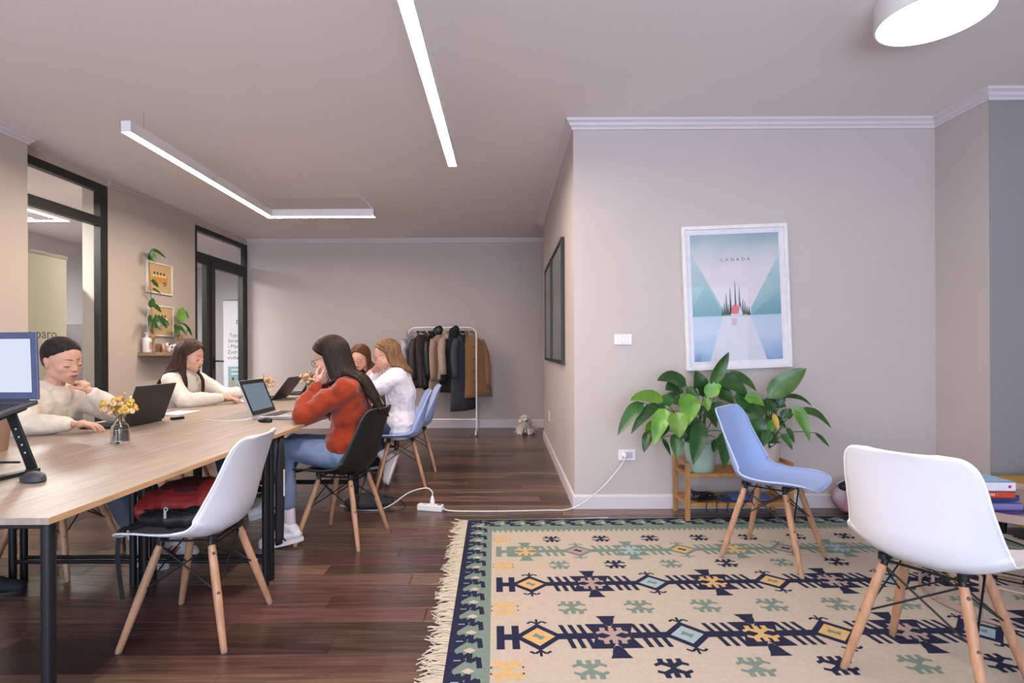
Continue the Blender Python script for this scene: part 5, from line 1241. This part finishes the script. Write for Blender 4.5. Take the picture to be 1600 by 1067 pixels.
oc = tag(MB().path(crv([(-.465, 3.957, .022), (-.40, 3.94, .008), (-.2, 3.93, .006), (.05, 3.935, .006), (.30, 3.95, .006), (.44, 3.95, .010), (.56, 3.955, .06), (.70, 3.96, .17), (.80, 3.965, .28), (.855, 3.965, .355), (.868, 3.972, .385)], 8), .0045, 8).build('extension_cord', cordM), 'white cord rising from the floor to the socket left of the plants', 'cord')
MB().lathe([(.001, 0), (.019, 0), (.019, .022), (.012, .036), (.001, .036)], (.868, 4.0, .395), 18, rot=Matrix.Rotation(R(90), 3, 'X')).build('plug', whiteM, oc)
# ------------------------------------------------------------------ plant bench
bamb = wood('bamboo', '9a6d40', 'b3864f', (6, 6, 1.5), .5, 6, .12)
bn = thing('plant_bench', 'two-tier bamboo bench under the potted plants against the wall', 'bench', (1.58, 3.82, 0))
bx, by = .35, .13
for sx in (-1, 1):
    for sy in (-1, 1): MB().b2((sx * bx - .015, sy * by - .015, 0), (sx * bx + .015, sy * by + .015, .40)).build('leg', bamb, bn, bevel=.003)
    for z in (.39, .315, .115): MB().b2((sx * bx - .012, -by, z - .013), (sx * bx + .012, by, z + .013)).build('side_rail', bamb, bn, bevel=.003)
for z, nm in ((.315, 'upper'), (.115, 'lower')):
    for sy in (-1, 1): MB().b2((-bx, sy * by - .011, z - .014), (bx, sy * by + .011, z + .014)).build('long_rail', bamb, bn, bevel=.003)
    for k in range(5): MB().b2((-bx + .01, -.108 + k * .046, z - .004), (bx - .01, -.108 + k * .046 + .036, z + .006)).build('slat', bamb, bn, bevel=.002)
# ------------------------------------------------------------------ plants: leaves measured one by one
soil = mat('potting_soil', '2a1e16', .95, bump=.4, bscale=200)
def pot(label, c, r0, r1, h, m, name='potted_plant'):
    t = thing(name, label, 'plant', c)
    MB().lathe([(.001, 0), (r0 * .96, 0), (r0, .006), (r1 * .97, h - .02), (r1, h - .018), (r1, h), (r1 - .008, h), (r0 - .008, .01), (.001, .008)], n=40).build('pot', m, t)
    MB().lathe([(.001, h - .03), (r1 - .01, h - .03)], n=24).build('soil', soil, t)
    return t
SC = 380 / 1398.0
def zp_(zx, zy, d): return px(940 + zx * SC, 540 + zy * SC, d)
P1 = Vector((1.36, 3.80, .321)); P2 = Vector((1.83, 3.82, .321))
pl1 = pot('large peace lily with drooping glossy leaves in a pale mint pot', P1, .085, .118, .205, mat('mint_glaze', 'a9c4ba', .4, var=.02))
pl2 = pot('second leafy peace lily in a pale pink pot, behind the blue chair', P2, .07, .095, .20, mat('blush_pot', 'c5b3ae', .5, var=.03))
def leaves(parent, P, spec, o0, rseed):
    rg = random.Random(rseed)
    for (bx_, by_, tx, ty, w_, db, dt, bow, m) in spec:
        b = zp_(bx_, by_, db) - P; tp = zp_(tx, ty, dt) - P; wm = w_ * SC * 3.75 / F * 1.04
        o = Vector((rg.uniform(-.05, .05), rg.uniform(-.04, .04), o0))
        place_leaf(parent, b, tp, wm, bow, m, origin=o, facing=(rg.uniform(-.3, .3), -1, .5))
G, Lf, Yl = leafM, leafL, leafY
leaves(pl1, P1, [
    (630, 235, 732, 40, 70, 3.78, 3.72, .0, G), (485, 235, 318, 205, 85, 3.76, 3.68, .035, G), (470, 275, 365, 260, 100, 3.80, 3.80, .03, G), (355, 325, 160, 318, 75, 3.70, 3.62, .030, Lf),
    (240, 335, 90, 520, 75, 3.66, 3.60, .035, G), (330, 345, 165, 515, 62, 3.72, 3.66, .04, G), (365, 365, 300, 575, 92, 3.66, 3.58, .02, Lf), (500, 280, 500, 455, 115, 3.66, 3.58, .01, Lf),
    (430, 385, 445, 540, 105, 3.62, 3.56, .01, Lf), (570, 440, 525, 690, 95, 3.64, 3.56, .02, G), (430, 505, 432, 655, 75, 3.60, 3.56, .01, G), (275, 495, 240, 618, 58, 3.72, 3.68, .01, G),
    (370, 430, 305, 560, 82, 3.74, 3.68, .015, G), (690, 500, 705, 715, 85, 3.66, 3.62, .01, G), (585, 300, 540, 145, 100, 3.84, 3.86, .0, G), (600, 300, 690, 240, 85, 3.78, 3.76, .02, Lf),
    (600, 300, 612, 382, 42, 3.68, 3.66, .0, Lf), (345, 535, 395, 640, 28, 3.70, 3.66, .01, G), (640, 205, 845, 300, 95, 3.82, 3.84, .04, G), (720, 180, 890, 270, 60, 3.86, 3.88, .04, G),
    (640, 330, 700, 470, 95, 3.74, 3.70, .02, G), (540, 330, 480, 250, 80, 3.82, 3.84, .02, G), (520, 420, 580, 540, 70, 3.72, 3.70, .01, G), (400, 300, 330, 400, 75, 3.78, 3.74, .02, G),
    (600, 380, 660, 480, 70, 3.80, 3.78, .02, G), (540, 470, 470, 560, 60, 3.70, 3.68, .01, G), (760, 300, 850, 400, 90, 3.84, 3.82, .03, G), (450, 340, 360, 300, 70, 3.82, 3.84, .02, G),
    (640, 260, 760, 340, 90, 3.84, 3.84, .02, G), (660, 540, 640, 620, 50, 3.70, 3.68, .0, G), (300, 440, 250, 540, 55, 3.76, 3.74, .01, Lf), (560, 400, 530, 340, 80, 3.76, 3.78, .0, G)], .17, 1)
leaves(pl2, P2, [
    (955, 310, 1178, 138, 120, 3.76, 3.70, .01, G), (1045, 305, 1212, 360, 30, 3.80, 3.84, .035, G), (1135, 385, 1320, 485, 48, 3.76, 3.78, .045, G), (1090, 395, 1195, 562, 75, 3.72, 3.68, .075, Lf),
    (1225, 510, 1308, 592, 28, 3.74, 3.72, .005, G), (1030, 515, 1095, 608, 45, 3.72, 3.68, .015, G), (1022, 355, 1035, 255, 52, 3.80, 3.80, .0, G), (985, 395, 1012, 492, 34, 3.72, 3.70, .0, Yl),
    (880, 400, 905, 575, 100, 3.80, 3.76, .01, G), (965, 495, 925, 590, 58, 3.72, 3.68, .01, G), (1030, 425, 1110, 395, 62, 3.78, 3.76, .015, G), (930, 350, 855, 435, 85, 3.80, 3.78, .01, G),
    (925, 320, 1005, 405, 78, 3.80, 3.78, .01, G), (820, 310, 935, 355, 70, 3.76, 3.72, .02, Lf), (950, 430, 1060, 480, 62, 3.80, 3.80, .02, G), (1000, 520, 960, 600, 50, 3.76, 3.72, .01, G),
    (900, 450, 850, 560, 75, 3.82, 3.80, .01, G), (1060, 480, 1105, 570, 40, 3.76, 3.74, .01, G), (960, 350, 1060, 360, 70, 3.84, 3.84, .02, G), (920, 480, 1000, 560, 60, 3.80, 3.78, .01, G),
    (870, 340, 800, 400, 80, 3.84, 3.84, .02, G), (1000, 440, 940, 520, 55, 3.78, 3.76, .01, Lf)], .17, 2)
# things on the lower tier
cb = thing('cable_tangle', 'tangle of black cables on the lower shelf of the bamboo bench', 'cables', (1.36, 3.80, .122))
rg = random.Random(9)
for k in range(7):
    c = [Vector((rg.uniform(-.09, .09), rg.uniform(-.08, .06), rg.uniform(.006, .06))) for _ in range(6)]
    if k < 3: c += [Vector((-.02 + k * .07, -.145, .03)), Vector((-.02 + k * .07, -.155, -.02)), Vector((-.015 + k * .07, -.155, -.045))]
    MB().path(crv(c, 6), .0035, 6).build('cable', blackM, cb)
MB().box((.03, 0, .025), (.11, .07, .045), rot=Matrix.Rotation(R(20), 3, 'Z')).build('adapter_block', blackM, cb, bevel=.008)
b = MB(); b.ell((-.05, .0, .03), (.05, .04, .03)); b.build('adapter_puck', mat('grey_adapter', '55545c', .5), cb)
for (lb, c, sz, an, m) in (('purple magazine at the bottom of the pile on the bench', (1.60, 3.80, .125), (.24, .17, .006), 12, mat('purple_cover', '3a3280', .4)), ('dark teal magazine in the pile on the bench', (1.64, 3.81, .1315), (.22, .16, .006), 4, mat('teal_cover', '1f4468', .4)),
        ('blue folder on top of the pile on the bench', (1.70, 3.81, .1385), (.27, .19, .007), -8, mat('blue_cover', '5563a8', .4))):
    t = thing('magazine', lb, 'magazine', c, R(an), 'papers on the lower bench shelf'); MB().box((0, 0, 0), sz).build('cover', m, t, bevel=.001); MB().box((.002, 0, 0), (sz[0] - .002, sz[1] - .006, sz[2] * .7)).build('pages', mat('page_white', 'd8d4cf', .8), t, smooth=False)
# ------------------------------------------------------------------ right side: tray table, books, sofa, bag
rose = mat('dusty_rose_steel', '9a8179', .5, metal=.1)
tt = thing('tray_table', 'round dusty-rose metal tray table on thin rods behind the white chair', 'side table', (2.31, 2.48, .0))
TR = .37
MB().lathe([(.001, .452), (TR - .01, .452), (TR, .456), (TR, .490), (TR - .006, .490), (TR - .008, .462), (.001, .460)], n=64).build('tray', rose, tt)
for k in range(10):
    a = 2 * math.pi * k / 10 + .52; ca, sa = math.cos(a), math.sin(a)
    MB().tube(((TR - .03) * ca, (TR - .03) * sa, .012), ((TR - .03) * ca, (TR - .03) * sa, .454), .007, n=8).build('rod', rose, tt)
for z in (.02, .17):
    MB().path([((TR - .03) * math.cos(a), (TR - .03) * math.sin(a), z) for a in [i * math.pi / 24 for i in range(49)]], .006, 8, cap=False).build('ring', rose, tt)
def book(label, z, sz, an, cm, pm=None, dx=0, dy=0, title=None, tm=None):
    t = thing('book', label, 'book', (2.095 + dx, 2.40 + dy, z), R(an), 'stack of books on the tray table'); x, y, h_ = sz
    MB().b2((-x / 2, -y / 2, 0), (x / 2, y / 2, .003)).build('back_cover', cm, t); MB().b2((-x / 2, -y / 2, h_ - .003), (x / 2, y / 2, h_)).build('front_cover', cm, t)
    MB().b2((-x / 2, -y / 2, 0), (x / 2, -y / 2 + .003, h_)).build('spine', pm or cm, t)
    MB().b2((-x / 2 + .004, -y / 2 + .003, .003), (x / 2 - .004, y / 2 - .004, h_ - .003)).build('pages', mat('page_white', 'd8d4cf', .8), t, smooth=False)
    if title: text('lettering', title, h_ * .5, tm, t, (0, -y / 2 - .0006, h_ / 2), (R(90), 0, 0), extrude=.0003)
    return t
Z0 = .4605
book('purple paperback at the bottom of the book stack', Z0, (.24, .17, .016), 4, mat('violet_cover', '5a3a8a', .4), dx=.02)
book('mauve paperback second from the bottom of the stack', Z0 + .016, (.22, .15, .030), -3, mat('lilac_spine', '7a74a8', .4))
book('dark blue book under the red one in the stack', Z0 + .046, (.22, .17, .024), 6, mat('navy_cover', '33406e', .4), dx=.01, dy=.03)
book('red paperback with white lettering on its spine', Z0 + .070, (.20, .14, .028), -4, mat('red_cover', 'b8402f', .4), title='ABLORS  -', tm=whiteM, dx=-.025, dy=-.01)
bk = book('thick book with a speckled light blue cover on top of the stack', Z0 + .098, (.20, .155, .040), -2, mat('sky_blue_cover', '86aecb', .4), mat('white_spine', 'd8d2da', .4), dx=-.02)
rg = random.Random(4)
for k in range(14): MB().b2((-.09 + rg.random() * .17, -.06 + rg.random() * .12, .0400), (-.085 + rg.random() * 0 + -.0 + .0, 0, .0484)) if False else MB().ell((-.09 + rg.random() * .18, -.065 + rg.random() * .13, .0403), (.004, .003, .0004), n=6, k=4).build('speck', whiteM, bk)
MB().ell((.075, -.0782, .020), (.007, .0008, .007), n=12, k=6).build('publisher_dot', mat('red_dot', 'b03a3a', .4), bk); MB().b2((.03, .05, .0401), (.07, .065, .0406)).build('red_sticker', mat('red_dot', 'b03a3a', .4), bk)
mus = mat('mustard_fabric', 'b18a3c', .9, var=.06, scale=30, bump=.2, bscale=400)
sf = thing('sofa', 'low mustard yellow sofa bed at the right edge behind the tray table', 'sofa', (3.9, 3.18, 0))
def cushion(a, b, nm, bev=.03): MB().b2(a, b).build(nm, mus, sf, bevel=bev)
cushion((-.86, -.30, .10), (1.1, .30, .20), 'seat_base'); cushion((-.85, -.32, .20), (.14, .32, .36), 'seat_cushion', .045); cushion((.16, -.32, .20), (1.1, .32, .36), 'seat_cushion', .045)
for x in (-.78, 1.0):
    for y in (-.24, .24): MB().tube((x, y, 0), (x, y, .11), .018, .026).build('leg', blackM, sf)
b = MB(); b.ell((0, 0, .02), (.20, .12, .035)); b.ell((.1, .03, .03), (.14, .09, .04))
jme = remesh(b, .008, 3, amp=.010, freq=12)
for v_ in jme.vertices: v_.co.z = max(v_.co.z, .001)
jj = link('folded_jacket', jme, blackC2, None, angle=180, loc=(3.50, 3.36, .36)); tag(jj, 'black garment lying on top of the mustard sofa', 'jacket')
# pink bag on the floor
b = MB(); b.ell((0, 0, .11), (.15, .09, .11)); b.ell((.03, 0, .06), (.15, .10, .06)); b.ell((0, 0, .20), (.12, .05, .05))
pb = thing('tote_bag', 'pink, grey and white patterned bag on the floor by the wall', 'bag', (2.46, 3.86, 0))
me = remesh(b, .007, 4, amp=.008, freq=12)
for v_ in me.vertices: v_.co.z = max(v_.co.z, 0)
link('bag_body', me, mat('pink_pattern', 'c9657e', .7, var=.25, scale=9, col2='a9b4c0'), pb, angle=180)
b = MB(); b.ell((-.02, -.03, .20), (.10, .05, .045)); link('bag_opening', remesh(b, .006, 3, amp=.006), blackCan, pb, angle=180)
MB().path(crv([(-.08, -.06, .2), (-.11, -.09, .14), (-.09, -.1, .06), (-.05, -.1, .03)], 5), .007, 6, flat=.4).build('strap', mat('pink_strap', 'd77a8c', .6), pb)
# ------------------------------------------------------------------ small white dog by the back wall
fur = mat('white_fur', 'd6cdc2', .95, var=.18, scale=40, bump=.6, bscale=120, rnd=.12, isl=True); dn = mat('dog_nose', '1d181a', .4)
dg_ = thing('small_dog', 'small shaggy off-white dog sitting on the floor by the back wall', 'dog', (.265, 7.58, 0))
b = MB(); b.cone((.0, .10, .07), (.0, .0, .15), .085, .070); b.cone((0, .0, .15), (0, -.03, .19), .065, .05); b.ell((0, -.045, .225), (.058, .058, .052)); b.cone((.01, -.08, .212), (.018, -.125, .205), .034, .024)
for q in (-1, 1):
    b.cone((q * .045, -.01, .12), (q * .055, -.055, .02), .032, .022); b.cone((q * .055, -.055, .018), (q * .058, -.095, .016), .022, .020)
    b.cone((q * .075, .09, .06), (q * .085, .0, .03), .055, .035); b.cone((q * .085, .01, .022), (q * .09, -.05, .02), .026, .020); b.cone((q * .045, -.03, .24), (q * .068, -.03, .17), .018, .026)
b.cone((.06, .15, .04), (.16, .17, .05), .035, .030)
link('body', remesh(b, .005, 4, amp2=.004, freq2=60), fur, dg_, angle=180)
f_ = MB(); rg = random.Random(2)
for k in range(520):
    z = rg.uniform(.02, .26); a = rg.uniform(0, 6.28)
    if z > .17: c = Vector((0, -.045, .22)); rr = .058
    elif z > .10: c = Vector((0, .0, z)); rr = .075
    else: c = Vector((rg.choice((-.05, .05, 0)), .04, z)); rr = .095
    p = c + Vector((math.cos(a), math.sin(a), rg.uniform(-.3, .6))) * rr
    if z > .17 and math.sin(a) < -.6: continue
    d_ = Vector((math.cos(a) * .35, math.sin(a) * .35, -1)).normalized() * rg.uniform(.02, .04); q = p + d_; q.z = max(q.z, .004); f_.path([p, p + d_ * .5 + Vector((math.cos(a), math.sin(a), 0)) * .004, q], [.004, .0035, .0008], 4)
o = f_.build('coat_fur', fur, dg_, fix=False); o['kind'] = 'stuff'
MB().ell((.019, -.150, .209), (.013, .009, .010)).build('nose', dn, dg_)
for q in (-1, 1): MB().ell((q * .024 + .002, -.102, .238), (.007, .005, .007)).build('eye', dn, dg_)
MB().cone((.016, -.135, .190), (.014, -.115, .186), .008, .006).build('mouth', dn, dg_)
# ------------------------------------------------------------------ next room: banners
def banner(label, c, rz, w_, h_, m, lines, cat='banner'):
    t = thing('rollup_banner', label, cat, c, rz)
    MB().b2((-w_ / 2, -.002, .06), (w_ / 2, .002, h_)).build('printed_sheet', m, t, smooth=False)
    MB().b2((-w_ / 2 - .01, -.012, h_ - .02), (w_ / 2 + .01, .012, h_ + .012)).build('top_rail', mat('grey_rail', '77756e', .5), t, bevel=.003)
    MB().b2((-w_ / 2 - .01, -.08, 0), (w_ / 2 + .01, .08, .07)).build('cassette', alum, t, bevel=.01)
    for body, x, z, s_, m_ in lines: text('lettering', body, s_, m_, t, (x, -.0026, z), (R(90), 0, 0), align='LEFT', extrude=.0003)
    return t
olive = mat('sage_banner', 'b9b6a4', .7, var=.01); txt = mat('banner_text_dark', '3a3a42', .6); wb = mat('white_banner', 'dfe0e8', .6, var=.01); teal = mat('banner_teal', '7fa9a8', .6)
banner('sage green roll-up banner behind the left glass screen', (-4.48, 5.12, 0), R(90), .86, 2.13, olive, [('s paro', -.03, 1.345, .135, mat('banner_text_brown', '4a4038', .6))])
t = banner('white roll-up banner with dark text and a teal panel behind the glazed door', (-4.20, 8.92, 0), 0, .85, 2.02, wb,
    [('Typsic', -.33, 1.43, .085, txt), ('Strategj', -.35, 1.34, .085, txt), ('i Marke', -.35, 1.25, .085, txt), ('Zadrsu', -.36, 1.155, .085, txt), ('vodiave', -.36, 1.065, .085, txt), ('n', -.22, 1.66, .16, txt)])
MB().b2((-.35, -.0035, .55), (.25, -.0025, .92)).build('teal_panel', teal, t); 
for k, (a, z) in enumerate(((-.30, .86), (-.30, .79), (-.18, .62))): MB().b2((a, -.0042, z), (a + .34, -.0034, z + .02)).build('white_bar', whiteM, t)
MB().ell((-.27, -.004, .72), (.020, .002, .028)).build('figure_head', dk, t); MB().prism([(-.31, .50), (-.24, .50), (-.235, .68), (-.30, .68)], -.0045, -.0035, plane='xz').build('figure_torso', mat('figure_orange', 'b88466', .6), t); MB().prism([(-.30, .28), (-.27, .28), (-.25, .50), (-.30, .50)], -.0045, -.0035, plane='xz').build('figure_legs', txt, t)
MB().b2((-4.83, 6.5, 0), (-4.8, 6.9, 1.45)) 
gp = thing('grey_cabinet', 'dark grey panel in the next room seen beside the sage banner', 'cabinet', (-5.35, 6.9, 0))
MB().b2((-.35, -.02, .0), (.35, .02, 1.52)).build('panel', mat('concrete_print', '3f3b3b', .7, var=.25, scale=8), gp); MB().b2((-.37, -.05, 0), (.37, .05, .04)).build('plinth', blackM, gp)
